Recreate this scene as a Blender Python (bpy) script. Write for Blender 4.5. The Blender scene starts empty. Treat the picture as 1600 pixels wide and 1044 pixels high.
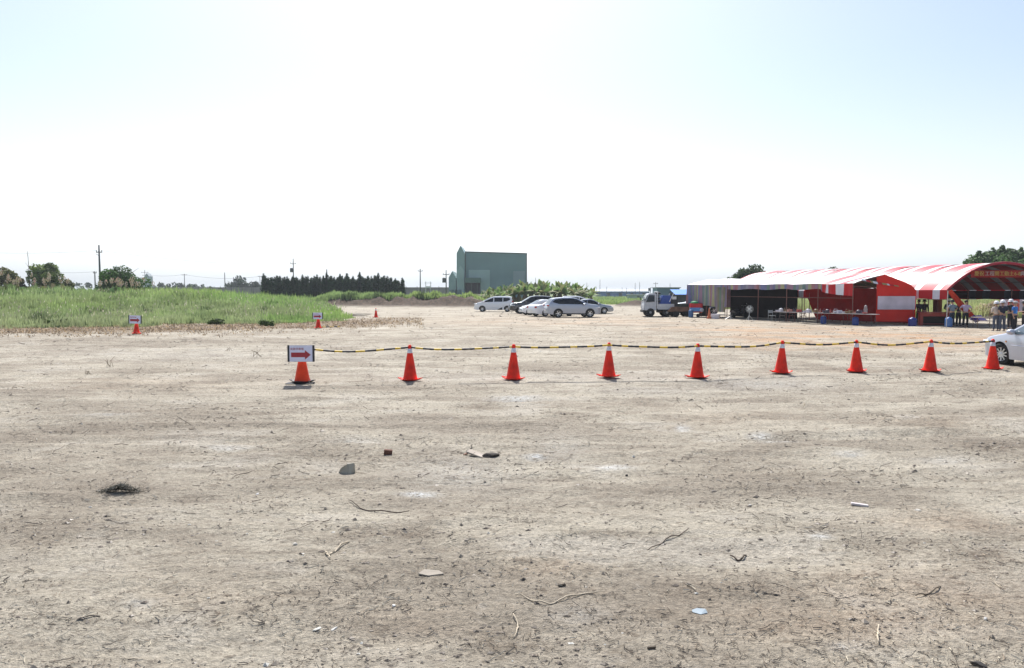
import bpy, bmesh, math, random
import numpy as np
from mathutils import Vector, Matrix
PI = math.pi
R = math.radians
random.seed(7)
rng = np.random.default_rng(11)
S = bpy.context.scene
COL = S.collection

# ------------------------------------------------------------------ camera
FPX = 1100.0; HOR = 457.0; CH = 2.1
TH = math.atan((522 - HOR) / FPX)
cam = bpy.data.cameras.new('camera'); cam.sensor_width = 36; cam.lens = FPX / 1600 * 36
cam.clip_start = 0.1; cam.clip_end = 9000
co = bpy.data.objects.new('camera', cam); COL.objects.link(co)
co.location = (0, 0, CH); co.rotation_euler = (PI / 2 - TH, 0, 0)
S.camera = co

# ------------------------------------------------------------------ light
SUN_EL = R(54); SUN_AZ = R(-7)          # azimuth from +Y, clockwise (seen from above) positive
w = bpy.data.worlds.new('World'); S.world = w; w.use_nodes = True
nt = w.node_tree; nt.nodes.clear()
sky = nt.nodes.new('ShaderNodeTexSky'); sky.sky_type = 'NISHITA'; sky.sun_disc = False
sky.sun_elevation = SUN_EL; sky.sun_rotation = SUN_AZ
sky.air_density = 1.0; sky.dust_density = 1.9; sky.ozone_density = 1.6; sky.altitude = 0
bg = nt.nodes.new('ShaderNodeBackground'); bg.inputs[1].default_value = 0.12
ow = nt.nodes.new('ShaderNodeOutputWorld')
tint = nt.nodes.new('ShaderNodeVectorMath'); tint.operation = 'MULTIPLY'; tint.inputs[1].default_value = (1.045, 1.02, 1.0)
nt.links.new(sky.outputs[0], tint.inputs[0]); # pale haze towards the horizon: the sky loses its warm tone low down
gtc = nt.nodes.new('ShaderNodeTexCoord'); gsx = nt.nodes.new('ShaderNodeSeparateXYZ'); nt.links.new(gtc.outputs['Generated'], gsx.inputs[0])
gmr = nt.nodes.new('ShaderNodeMapRange'); gmr.interpolation_type = 'SMOOTHSTEP'; gmr.inputs['From Min'].default_value = .0; gmr.inputs['From Max'].default_value = .30
gmr.inputs['To Min'].default_value = .95; gmr.inputs['To Max'].default_value = .1; nt.links.new(gsx.outputs['Z'], gmr.inputs[0])
gbw = nt.nodes.new('ShaderNodeRGBToBW'); nt.links.new(tint.outputs[0], gbw.inputs[0])
gvm = nt.nodes.new('ShaderNodeVectorMath'); gvm.operation = 'SCALE'; gvm.inputs[0].default_value = (1.03, 1.10, 1.15); nt.links.new(gbw.outputs[0], gvm.inputs['Scale'])
gmx = nt.nodes.new('ShaderNodeMix'); gmx.data_type = 'RGBA'; nt.links.new(gmr.outputs[0], gmx.inputs[0]); nt.links.new(tint.outputs[0], gmx.inputs[6]); nt.links.new(gvm.outputs[0], gmx.inputs[7])
nt.links.new(gmx.outputs[2], bg.inputs[0]); nt.links.new(bg.outputs[0], ow.inputs[0])
sl = bpy.data.lights.new('sun', 'SUN'); sl.energy = 4.6; sl.angle = R(0.6); sl.color = (1, 0.965, 0.91)
so = bpy.data.objects.new('sun', sl); COL.objects.link(so)
sd = Vector((math.sin(SUN_AZ) * math.cos(SUN_EL), math.cos(SUN_AZ) * math.cos(SUN_EL), math.sin(SUN_EL)))
so.rotation_euler = (-sd).to_track_quat('-Z', 'Y').to_euler()
so.location = (0, 0, 50)
vs = S.view_settings
S.display_settings.display_device = 'sRGB'
vs.view_transform = 'Standard'; vs.look = 'None'; vs.gamma = 1; vs.exposure = 0.55; vs.use_curve_mapping = False

# ------------------------------------------------------------------ placement maths
def P(px, py, Y):
    """world point at distance Y seen at photo pixel px,py"""
    a = (px - 800) / FPX; u = (522 - py) / FPX
    dy = math.cos(TH) + u * math.sin(TH); dz = -math.sin(TH) + u * math.cos(TH)
    t = Y / dy
    return Vector((a * t, Y, CH + dz * t))
def G(px, py, z=0.0):
    a = (px - 800) / FPX; u = (522 - py) / FPX
    dy = math.cos(TH) + u * math.sin(TH); dz = -math.sin(TH) + u * math.cos(TH)
    t = (z - CH) / dz
    return Vector((a * t, dy * t, z))

# ------------------------------------------------------------------ noise
def _h(ix, iy, s):
    n = (ix.astype(np.int64) * 374761393 + iy.astype(np.int64) * 668265263 + s * 1442695041) & 0xffffffff
    n = ((n ^ (n >> 13)) * 1274126177) & 0xffffffff
    return ((n ^ (n >> 16)) & 0xffffff) / float(0xffffff)
def vn(x, y, s=0):
    x = np.asarray(x, float); y = np.asarray(y, float)
    ix = np.floor(x); iy = np.floor(y); fx = x - ix; fy = y - iy
    fx = fx * fx * (3 - 2 * fx); fy = fy * fy * (3 - 2 * fy)
    a = _h(ix, iy, s); b = _h(ix + 1, iy, s); c = _h(ix, iy + 1, s); d = _h(ix + 1, iy + 1, s)
    return (a * (1 - fx) + b * fx) * (1 - fy) + (c * (1 - fx) + d * fx) * fy
def fbm(x, y, s=0, o=4):
    v = 0; a = .5
    for k in range(o):
        v = v + a * vn(x, y, s + k * 17); x = x * 2.03 + 5.1; y = y * 2.03 + 1.7; a *= .5
    return v / (1 - .5 ** o)
def sst(a, b, x):
    t = np.clip((x - a) / (b - a), 0, 1); return t * t * (3 - 2 * t)

# ------------------------------------------------------------------ terrain
def pix(x, y):
    y = np.maximum(y, .5)
    return 800 + FPX * x / y, HOR + FPX * CH / y
def green_mask(x, y):
    px, py = pix(x, y)
    j = (fbm(x * .35, y * .35, 5, 3) - .5) * 8.5 * np.clip(45 / np.maximum(y, 1), 0, 1.3)
    front = np.interp(px, [-800, 0, 150, 300, 420, 500, 535, 552], [517, 511, 510, 508, 506, 503, 501, 497])
    back = np.interp(px, [505, 520, 535, 552], [476, 484, 491, 497])
    a = (px < 505) & (py + j < front)
    b = (px >= 505) & (px < 552) & (py + j < front) & (py + j > back)
    crest = np.interp(px, [480, 560, 745, 790, 960, 1010], [110, 108, 101, 112, 122, 112])
    c = (px >= 480) & (px < 1010) & (y + j * 2 > crest)
    d = (px >= 1010) & (y + j > np.interp(px, [1010, 1100, 1430, 1900], [118, 92, 58, 56]))
    return (a | b | c | d).astype(float) * (y > 10)
def berm(x, y):
    px, py = pix(x, y)
    c = np.interp(px, [480, 745], [108, 101])
    e = sst(470, 520, px) * (1 - sst(735, 775, px))
    d = (y - c)
    prof = np.where(d < 0, sst(-7.5, -.5, d), 1 - .55 * sst(0, 9, d))
    hgt = .95 + .55 * fbm(x * .25, y * .1, 31, 3)
    lump = (fbm(x * .9, y * .5, 37, 3) - .45) * 1.5 * np.clip(prof * 1.4, 0, 1) * (d < 2)
    b1 = e * (prof * hgt + lump)
    e2 = sst(955, 975, px) * (1 - sst(1000, 1015, px))
    d2 = np.abs(y - 106)
    b2 = e2 * (1 - sst(1, 6, d2)) * (.3 + .8 * fbm(x * .7, y * .5, 41, 3))
    return np.maximum(b1, 0) + b2
def pit(x, y):
    u = np.abs(x + 15.1 + (y - 69) * .12) ; 
    return -.75 * (1 - sst(1.15, 1.5, u * (1 + .2 * vn(x * 2, y, 3)))) * sst(61.5, 67, y) * (1 - sst(70.2, 70.9, y + .5 * vn(x * 1.3, y * .2, 9)))
def soft_green(x, y):
    px, py = pix(x, y)
    front = np.interp(px, [-800, 0, 150, 300, 420, 500], [517, 511, 510, 508, 506, 503])
    yf = FPX * CH / (front - HOR)
    return sst(0, 16, y - yf) * (1 - .55 * sst(300, 430, px)) * (1 - sst(440, 530, px)) * (1 - sst(105, 170, y))
ph_track = 0.0
def terr(x, y, fine=True):
    x = np.asarray(x, float); y = np.asarray(y, float)
    r = np.hypot(x, y)
    z = (fbm(x * .25, y * .35, 2, 3) - .5) * .10 * sst(2, 8, r) * (1 - sst(60, 90, r))
    near = 1 - sst(25, 70, r)
    # wheel ruts running roughly left to right
    v = y - .10 * x + 1.2 * (fbm(x * .08, y * .08, 8, 2) - .5)
    z = z + (fbm(x * .22, v * 1.9, 12, 4) - .5) * .085 * near
    z = z + (fbm(x * 1.6, y * 2.4, 21, 3) - .5) * .045 * near
    # tyre tracks
    for (y0, sl, cv, am) in ((10.2,.06,.004,1),(13.4,-.05,.003,.8),(18.8,.03,-.002,1),(22.5,.10,-.003,1.1),(25.5,-.02,.002,1),(30.5,.05,.001,1.1),(36,.02,.0006,1.2),(44,-.03,.0005,1.2),(7.4,.16,.006,.7)):
        for dd in (0, 1.55):
            q_ = y - (y0 + dd + sl*x + cv*x*x*.5 + .35*np.sin(x*.13 + y0))
            wdt = .14 + .004*y
            z = z - am*.026*np.exp(-(q_/wdt)**2) + am*.016*np.exp(-((np.abs(q_)-wdt*1.9)/(wdt*.6))**2)
    if fine:
        n = fbm(x * 7, y * 9, 27, 3)
        rough = sst(.42, .68, fbm(x * .45, v * .9, 44, 3))
        z = z + (n - .5) * (.012 + .034 * rough) * near
    z = z + 1.35 * soft_green(x, y) + berm(x, y) + pit(x, y)
    return z
def tz(x, y):
    return float(terr(np.array([x]), np.array([y]))[0])
def GP(px, py):
    """ground point below photo pixel"""
    p = G(px, py); p.z = tz(p.x, p.y); return p

# ------------------------------------------------------------------ object helpers
def tag(o, label=None, cat=None, group=None, kind=None):
    if label: o['label'] = label
    if cat: o['category'] = cat
    if group: o['group'] = group
    if kind: o['kind'] = kind
    return o
def empty(name, loc=(0, 0, 0), rz=0, label=None, cat=None, group=None):
    o = bpy.data.objects.new(name, None); COL.objects.link(o)
    o.location = loc; o.rotation_euler = (0, 0, rz); o.empty_display_size = .2
    return tag(o, label, cat, group)
def npmesh(name, V, F, mats, parent=None, fcol=None, fmat=None, smooth=False, loc=None, link=True):
    V = np.asarray(V, np.float32); F = np.asarray(F, np.int32); k = F.shape[1]
    me = bpy.data.meshes.new(name)
    me.vertices.add(len(V)); me.vertices.foreach_set('co', V.ravel())
    me.loops.add(F.size); me.loops.foreach_set('vertex_index', F.ravel())
    me.polygons.add(len(F))
    me.polygons.foreach_set('loop_start', np.arange(0, F.size, k, dtype=np.int32))
    me.polygons.foreach_set('loop_total', np.full(len(F), k, dtype=np.int32))
    if fmat is not None: me.polygons.foreach_set('material_index', np.asarray(fmat, np.int32))
    me.polygons.foreach_set('use_smooth', np.full(len(F), smooth, dtype=bool))
    if fcol is not None:
        fc = np.asarray(fcol, np.float32); fc = np.c_[fc[:, :3], np.ones(len(fc))]
        a = me.color_attributes.new('Col', 'FLOAT_COLOR', 'CORNER')
        a.data.foreach_set('color', np.repeat(fc, k, axis=0).astype(np.float32).ravel())
    me.update(calc_edges=True); me.validate()
    for m in (mats if isinstance(mats, (list, tuple)) else [mats]): me.materials.append(m)
    if not link: return me
    o = bpy.data.objects.new(name, me); COL.objects.link(o)
    if parent: o.parent = parent
    if loc is not None: o.location = loc
    return o
class MB:
    """collects shapes into ONE mesh"""
    def __init__(s): s.v = []; s.f = []; s.c = []; s.m = []
    def add(s, V, F, c=None, m=0):
        b = len(s.v); s.v += [tuple(p) for p in V]
        for f in F:
            s.f.append(tuple(i + b for i in f)); s.c.append(c or (1, 1, 1)); s.m.append(m)
        return s
    def box(s, c, d, rz=0, c_=None, m=0, rx=0, ry=0):
        x, y, z = d[0] / 2, d[1] / 2, d[2] / 2
        M = Matrix.Translation(c) @ Matrix.Rotation(rz, 4, 'Z') @ Matrix.Rotation(ry, 4, 'Y') @ Matrix.Rotation(rx, 4, 'X')
        V = [M @ Vector(p) for p in ((-x,-y,-z),(x,-y,-z),(x,y,-z),(-x,y,-z),(-x,-y,z),(x,-y,z),(x,y,z),(-x,y,z))]
        return s.add(V, [(3,2,1,0),(4,5,6,7),(0,1,5,4),(1,2,6,5),(2,3,7,6),(3,0,4,7)], c_, m)
    def tube(s, pts, r, n=8, c_=None, m=0, cap=True, cols=None):
        pts = [Vector(p) for p in pts]; rr = r if isinstance(r, (list, tuple)) else [r] * len(pts)
        V = []; F = []; 
        up = Vector((0, 0, 1)); d0 = (pts[-1] - pts[0]).normalized()
        if abs(d0.z) > .9: up = Vector((0, 1, 0))
        for i, p in enumerate(pts):
            d = (pts[min(i + 1, len(pts) - 1)] - pts[max(i - 1, 0)]).normalized()
            a = d.cross(up)
            if a.length < 1e-4: a = d.cross(Vector((1, 0, 0)))
            a.normalize(); b = a.cross(d)
            for k in range(n):
                t = 2 * PI * k / n; V.append(p + (a * math.cos(t) + b * math.sin(t)) * rr[i])
        b0 = len(s.v); s.v += [tuple(v) for v in V]
        for i in range(len(pts) - 1):
            for k in range(n):
                k2 = (k + 1) % n
                s.f.append((b0 + i*n + k, b0 + i*n + k2, b0 + (i+1)*n + k2, b0 + (i+1)*n + k))
                s.c.append(cols[i] if cols else (c_ or (1, 1, 1))); s.m.append(m)
        if cap:
            s.f.append(tuple(b0 + k for k in range(n))[::-1]); s.c.append(cols[0] if cols else (c_ or (1,1,1))); s.m.append(m)
            s.f.append(tuple(b0 + (len(pts)-1)*n + k for k in range(n))); s.c.append(cols[-1] if cols else (c_ or (1,1,1))); s.m.append(m)
        return s
    def lathe(s, prof, c=(0, 0, 0), n=20, axis='Z', c_=None, m=0, ph=0, cap=True):
        V = []
        for r, h in prof:
            for k in range(n):
                t = 2 * PI * k / n + ph
                p = (r * math.cos(t), r * math.sin(t), h)
                if axis == 'Y': p = (p[0], h, p[1])
                if axis == 'X': p = (h, p[0], p[1])
                V.append((p[0] + c[0], p[1] + c[1], p[2] + c[2]))
        F = [(i*n + k, i*n + (k+1) % n, (i+1)*n + (k+1) % n, (i+1)*n + k) for i in range(len(prof)-1) for k in range(n)]
        if cap:
            F.append(tuple(range(n))[::-1]); F.append(tuple((len(prof)-1)*n + k for k in range(n)))
        return s.add(V, F, c_, m)
    def grid(s, fn, nu, nv, c_=None, m=0, colfn=None):
        V = [fn(i / nu, j / nv) for i in range(nu + 1) for j in range(nv + 1)]
        b = len(s.v); s.v += [tuple(p) for p in V]
        for i in range(nu):
            for j in range(nv):
                s.f.append((b + i*(nv+1) + j, b + (i+1)*(nv+1) + j, b + (i+1)*(nv+1) + j+1, b + i*(nv+1) + j+1))
                s.c.append(colfn((i+.5)/nu, (j+.5)/nv) if colfn else (c_ or (1,1,1))); s.m.append(m)
        return s
    def mesh(s, name, mats, smooth=False, bevel=0):
        me = bpy.data.meshes.new(name); me.from_pydata(s.v, [], s.f)
        for m in (mats if isinstance(mats, (list, tuple)) else [mats]): me.materials.append(m)
        me.polygons.foreach_set('material_index', s.m)
        me.polygons.foreach_set('use_smooth', [smooth] * len(s.f))
        a = me.color_attributes.new('Col', 'FLOAT_COLOR', 'CORNER')
        d = []
        for p in me.polygons:
            c = s.c[p.index]
            for _ in range(p.loop_total): d += [c[0], c[1], c[2], 1]
        a.data.foreach_set('color', d)
        bm = bmesh.new(); bm.from_mesh(me); bmesh.ops.recalc_face_normals(bm, faces=bm.faces)
        if bevel: bmesh.ops.bevel(bm, geom=[e for e in bm.edges if e.is_manifold and e.calc_face_angle(0) > .5], offset=bevel, segments=2, affect='EDGES', clamp_overlap=True)
        bm.to_mesh(me); bm.free(); me.update()
        return me
    def build(s, name, mats, parent=None, smooth=False, bevel=0, loc=None):
        o = bpy.data.objects.new(name, s.mesh(name, mats, smooth, bevel)); COL.objects.link(o)
        if parent: o.parent = parent
        if loc is not None: o.location = loc
        return o
def smooth_by_angle(o, ang=.6):
    me = o.data
    me.polygons.foreach_set('use_smooth', [True] * len(me.polygons))
    try: me.set_sharp_from_angle(angle=ang)
    except Exception: pass
    return o
def copy_tree(o, parent=None):
    c = o.copy(); COL.objects.link(c); c.parent = parent
    for ch in [k for k in COL.objects if k.parent == o]: copy_tree(ch, c)
    return c

# ------------------------------------------------------------------ materials
def nmat(name, col=(.5,.5,.5), rough=.6, metal=0, var=.12, scale=4, bump=0, bscale=30, attr=False, trans=0, coat=0, spec=.5, alpha=None, transm=0):
    m = bpy.data.materials.new(name); m.use_nodes = True
    n = m.node_tree.nodes; l = m.node_tree.links; b = n['Principled BSDF']
    b.inputs['Roughness'].default_value = rough; b.inputs['Metallic'].default_value = metal
    b.inputs['Coat Weight'].default_value = coat; b.inputs['Specular IOR Level'].default_value = spec
    b.inputs['Coat Roughness'].default_value = .06
    tc = n.new('ShaderNodeTexCoord'); nz = n.new('ShaderNodeTexNoise'); nz.inputs['Scale'].default_value = scale; nz.inputs['Detail'].default_value = 5
    l.new(tc.outputs['Object'], nz.inputs['Vector'])
    mr = n.new('ShaderNodeMapRange'); mr.inputs['From Min'].default_value = .3; mr.inputs['From Max'].default_value = .7
    mr.inputs['To Min'].default_value = 1 - var; mr.inputs['To Max'].default_value = 1 + var
    l.new(nz.outputs[0], mr.inputs[0])
    mx = n.new('ShaderNodeVectorMath'); mx.operation = 'SCALE'
    if attr:
        at = n.new('ShaderNodeAttribute'); at.attribute_name = 'Col'; l.new(at.outputs['Color'], mx.inputs[0])
    else: mx.inputs[0].default_value = col[:3]
    l.new(mr.outputs[0], mx.inputs['Scale']); l.new(mx.outputs[0], b.inputs['Base Color'])
    if bump:
        n2 = n.new('ShaderNodeTexNoise'); n2.inputs['Scale'].default_value = bscale; n2.inputs['Detail'].default_value = 4
        l.new(tc.outputs['Object'], n2.inputs['Vector'])
        bp = n.new('ShaderNodeBump'); bp.inputs['Strength'].default_value = bump; bp.inputs['Distance'].default_value = .02
        l.new(n2.outputs[0], bp.inputs['Height']); l.new(bp.outputs[0], b.inputs['Normal'])
    if transm: b.inputs['Transmission Weight'].default_value = transm
    if trans:
        t = n.new('ShaderNodeBsdfTranslucent'); l.new(mx.outputs[0], t.inputs['Color'])
        ms = n.new('ShaderNodeMixShader'); ms.inputs[0].default_value = trans
        l.new(b.outputs[0], ms.inputs[1]); l.new(t.outputs[0], ms.inputs[2]); l.new(ms.outputs[0], n['Material Output'].inputs[0])
    return m
M = {}
M['leaf'] = nmat('leaf', rough=.6, attr=True, trans=.35, var=.1, scale=1.5, spec=.2)
M['grassblade'] = nmat('grass_blade', rough=.6, attr=True, trans=.35, var=.2, scale=.35)
M['bark'] = nmat('bark', (.12,.09,.065), .9, bump=.4, bscale=12)
M['cone'] = nmat('cone_plastic', (.80,.030,.010), .5, var=.3, scale=4, spec=.25)
M['cone_o'] = nmat('cone_plastic_orange', (.80,.055,.012), .5, var=.14, scale=7, spec=.25)
M['band'] = nmat('reflective_white', (.68,.70,.78), .4, var=.2, scale=12)
M['black'] = nmat('black_rubber', (.02,.02,.022), .6, var=.2)
M['rope'] = nmat('rope', rough=.5, attr=True, var=.08, scale=30)
M['signwhite'] = nmat('sign_white', (.66,.68,.86), .4, var=.03)
M['signred'] = nmat('sign_red', (.33,.02,.035), .5, var=.05)
M['signblack'] = nmat('sign_black', (.015,.018,.03), .4)
M['tyre'] = nmat('tyre', (.018,.018,.018), .85, bump=.2, bscale=60)
M['rim'] = nmat('alloy', (.62,.63,.66), .28, .85, var=.05)
M['glass'] = nmat('car_glass', (.006,.007,.010), .08, 0, var=.05, coat=.2, spec=.35)
M['glass_l'] = nmat('car_glass_light', (.10,.14,.17), .05, 0, var=.05, coat=1, spec=.8)
M['white'] = nmat('white_paint', (.78,.79,.82), .25, .05, var=.02, coat=.7)
M['silver'] = nmat('silver_paint', (.30,.32,.36), .28, .55, var=.02, coat=.8)
M['lsilver'] = nmat('light_silver_paint', (.50,.53,.60), .3, .35, var=.02, coat=.8)
M['silver2'] = nmat('grey_blue_silver_paint', (.40,.43,.50), .3, .4, var=.02, coat=.5)
M['blackp'] = nmat('black_paint', (.02,.02,.025), .2, .1, var=.05, coat=1)
M['blackpl'] = nmat('black_plastic', (.025,.025,.028), .55, 0)
M['under'] = nmat('underbody', (.015,.014,.013), .9)
M['lamp'] = nmat('headlamp', (.75,.78,.8), .12, .3, coat=1)
M['redlamp'] = nmat('tail_lamp', (.45,.015,.02), .15, coat=1)
M['amber'] = nmat('amber_lamp', (.7,.25,.02), .2, coat=1)
M['plate'] = nmat('number_plate', (.7,.7,.68), .4)
M['cloth'] = nmat('tent_cloth', rough=.42, attr=True, trans=.05, var=.10, scale=1.3, bump=.15, bscale=3, spec=.25)
M['clothd'] = nmat('tarp_cloth', rough=.8, spec=.1, attr=True, trans=.03, var=.2, scale=1.2, bump=.35, bscale=2.2)
M['pipe'] = nmat('tent_pipe', (.20,.09,.07), .5, .3, var=.3, scale=8)
M['pipe_l'] = nmat('galvanised_pipe', (.55,.55,.55), .4, .6, var=.1, scale=8)
M['wood'] = nmat('weathered_wood', (.22,.15,.10), .85, var=.3, scale=5)
M['concrete'] = nmat('concrete', (.36,.34,.28), .95, var=.2, bump=.4, bscale=14)
M['greenwall'] = None
M['pole'] = nmat('pole_concrete', (.12,.12,.115), .9, var=.15)
M['cable'] = nmat('cable', (.05,.05,.05), .8)
M['skin'] = nmat('skin', (.42,.24,.16), .6, var=.05)
M['hair'] = nmat('hair', (.012,.01,.01), .7)
M['fabric'] = nmat('fabric', rough=.85, attr=True, var=.12, scale=14)
M['plain'] = nmat('painted', rough=.5, attr=True, var=.12, scale=5)
M['metalp'] = nmat('painted_metal', rough=.45, metal=.2, attr=True, var=.14, scale=3)

# dark brown/soil ground -----------------------------------------------------
def ground_material():
    m = bpy.data.materials.new('bare_earth'); m.use_nodes = True
    N = m.node_tree.nodes; L = m.node_tree.links; b = N['Principled BSDF']
    b.inputs['Roughness'].default_value = .92; b.inputs['Specular IOR Level'].default_value = .25
    tc = N.new('ShaderNodeTexCoord')
    def noise(sc, det=5, mp=(1,1,1), rot=0, ro=.55, dist=0):
        mm = N.new('ShaderNodeMapping'); mm.inputs['Scale'].default_value = mp; mm.inputs['Rotation'].default_value = (0,0,rot)
        L.new(tc.outputs['Object'], mm.inputs[0])
        n = N.new('ShaderNodeTexNoise'); n.inputs['Scale'].default_value = sc; n.inputs['Detail'].default_value = det
        n.inputs['Roughness'].default_value = ro; n.inputs['Distortion'].default_value = dist
        L.new(mm.outputs[0], n.inputs['Vector']); return n.outputs[0]
    def ramp(f, a, c, lo=0, hi=1):
        r = N.new('ShaderNodeMapRange'); r.interpolation_type = 'SMOOTHSTEP'
        r.inputs['From Min'].default_value = a; r.inputs['From Max'].default_value = c
        r.inputs['To Min'].default_value = lo; r.inputs['To Max'].default_value = hi
        L.new(f, r.inputs[0]); return r.outputs[0]
    def mix(f, a, c, mode='MIX'):
        x = N.new('ShaderNodeMix'); x.data_type = 'RGBA'; x.blend_type = mode
        if isinstance(f, (int, float)): x.inputs[0].default_value = f
        else: L.new(f, x.inputs[0])
        for v, s in ((a, x.inputs[6]), (c, x.inputs[7])):
            if isinstance(v, tuple): s.default_value = (*v, 1)
            else: L.new(v, s)
        return x.outputs[2]
    def mul(a, c):
        x = N.new('ShaderNodeMath'); x.operation = 'MULTIPLY'
        for v, s in ((a, x.inputs[0]), (c, x.inputs[1])):
            if isinstance(v, (int, float)): s.default_value = v
            else: L.new(v, s)
        return x.outputs[0]
    def add(a, c):
        x = N.new('ShaderNodeMath'); x.operation = 'ADD'; x.use_clamp = False
        for v, s in ((a, x.inputs[0]), (c, x.inputs[1])):
            if isinstance(v, (int, float)): s.default_value = v
            else: L.new(v, s)
        return x.outputs[0]
    a1 = N.new('ShaderNodeAttribute'); a1.attribute_name = 'maskA'; s1 = N.new('ShaderNodeSeparateColor'); L.new(a1.outputs['Color'], s1.inputs[0])
    a2 = N.new('ShaderNodeAttribute'); a2.attribute_name = 'maskB'; s2 = N.new('ShaderNodeSeparateColor'); L.new(a2.outputs['Color'], s2.inputs[0])
    big = noise(.22, 4, (1, 1.6, 1), .1, .6)
    strk = noise(.9, 6, (.28, 1.7, 1), -.10, .65, .3)
    strk2 = noise(2.6, 5, (.35, 1.6, 1), .12, .65)
    med = noise(3.2, 6, (1, 1.2, 1), 0, .7, .4)
    grain = noise(26, 5, (1, 1, 1), 0, .75)
    fine = noise(120, 3, (1, 1, 1), 0, .8)
    bg2 = noise(.55, 5, (.75, 1.35, 1), -.45, .62, .6)
    c = mix(ramp(big, .38, .62), (.49,.443,.357), (.39,.345,.275))
    c = mix(ramp(bg2, .46, .60, 0, .68), c, (.295,.253,.20))
    c = mix(ramp(bg2, .36, .45, .5, 0), c, (.54,.50,.43))
    c = mix(ramp(strk, .50, .68, 0, .55), c, (.25,.212,.165))
    c = mix(ramp(strk, .30, .42, .4, 0), c, (.50,.455,.38))
    c = mix(ramp(strk2, .55, .72, 0, .6), c, (.20,.168,.13))
    blt = noise(6.5, 6, (.8, 1.1, 1), .2, .75, .5)
    c = mix(mul(ramp(blt, .55, .66, 0, .6), ramp(big, .35, .6, .45, 1)), c, (.19,.152,.112))
    c = mix(ramp(blt, .30, .42, .5, 0), c, (.50,.46,.385))
    c = mix(ramp(med, .56, .72, 0, .55), c, (.20,.163,.122))
    c = mix(ramp(med, .28, .42, .4, 0), c, (.56,.51,.44))
    rg = ramp(noise(.16, 3, (1, 1.6, 1), .3, .5), .42, .6)
    rgh = add(mul(rg, .75), s2.outputs[1])
    f1 = noise(14, 6, (.85, 1.15, 1), .1, .8, .3); f2 = noise(40, 5, (.95, 1.1, 1), -.2, .85, .1)
    c = mix(mul(ramp(f1, .56, .61, 0, .9), ramp(rgh, 0, 1, .5, 1)), c, (.10,.083,.067))
    c = mix(mul(ramp(f2, .57, .62, 0, .85), ramp(rgh, 0, 1, .35, 1)), c, (.10,.083,.067))
    c = mix(ramp(f1, .30, .40, .45, 0), c, (.54,.50,.42))
    # masks: dark churned soil, pale cement dust, orange earth, brown heap, green field
    dk = mul(s2.outputs[1], ramp(f1, .35, .6, .45, 1.15))
    c = mix(dk, c, (.18,.145,.108))
    c = mix(mul(s2.outputs[0], ramp(f1, .45, .60, 1, .12)), c, (.64,.65,.64))
    c = mix(mul(s1.outputs[2], ramp(strk, .4, .6, 1, .3)), c, (.47,.30,.18))
    c = mix(s1.outputs[1], c, mix(ramp(med, .35, .6), (.135,.09,.06), (.04,.03,.022)))
    c = mix(s1.outputs[0], c, mix(ramp(strk, .35, .6), (.10,.16,.035), (.17,.20,.075)))
    c = mix(s2.outputs[2], c, mix(ramp(med, .35, .6), (.33,.25,.165), (.16,.115,.08)))
    g = ramp(grain, .3, .72, .72, 1.22)
    sp = ramp(fine, .62, .76, 1, .62)
    gm = mul(g, sp)
    vm = N.new('ShaderNodeVectorMath'); vm.operation = 'SCALE'; L.new(c, vm.inputs[0]); L.new(gm, vm.inputs['Scale'])
    L.new(vm.outputs[0], b.inputs['Base Color'])
    h = add(mul(grain, 1.0), add(mul(med, 1.6), mul(fine, .18)))
    h = add(h, mul(strk2, 1.1)); h = add(h, mul(f1, .8))
    bp = N.new('ShaderNodeBump'); bp.inputs['Strength'].default_value = .9; bp.inputs['Distance'].default_value = .045
    L.new(h, bp.inputs['Height']); L.new(bp.outputs[0], b.inputs['Normal'])
    return m

DARKS = ((745,638,45,6,.9),(890,648,32,4,.9),(600,845,95,12,.85),(1565,698,70,11,.9),(1550,878,60,22,.8),(400,648,45,6,.7),(540,716,120,16,.5),(1130,600,38,5,.8),
    (190,765,50,7,.6),(90,820,110,14,.55),(420,750,70,20,.4),(1380,865,60,16,.5),(1300,830,70,10,.4),(1000,850,60,10,.35),(250,640,260,10,.5),(200,670,220,10,.45),
    (1430,575,120,8,.35),(850,575,60,6,.3),(60,850,80,14,.5),(330,960,80,18,.3),(780,1015,60,20,.6),(1100,935,120,18,.35),(1380,980,140,30,.35),(1120,870,70,10,.3),(250,535,260,7,.5),(100,610,200,7,.35),
    (1350,580,60,5,.6),(1540,600,60,8,.6),(1290,560,80,4,.5),(80,985,110,25,.2),(1250,750,90,8,.35),(720,905,120,20,.25))
def darkmask(px, py):
    o = np.zeros_like(px)
    for (cx, cy, rx, ry, s) in DARKS: o = np.maximum(o, s * np.exp(-(((px-cx)/rx)**2 + ((py-cy)/ry)**2)))
    return o
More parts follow.
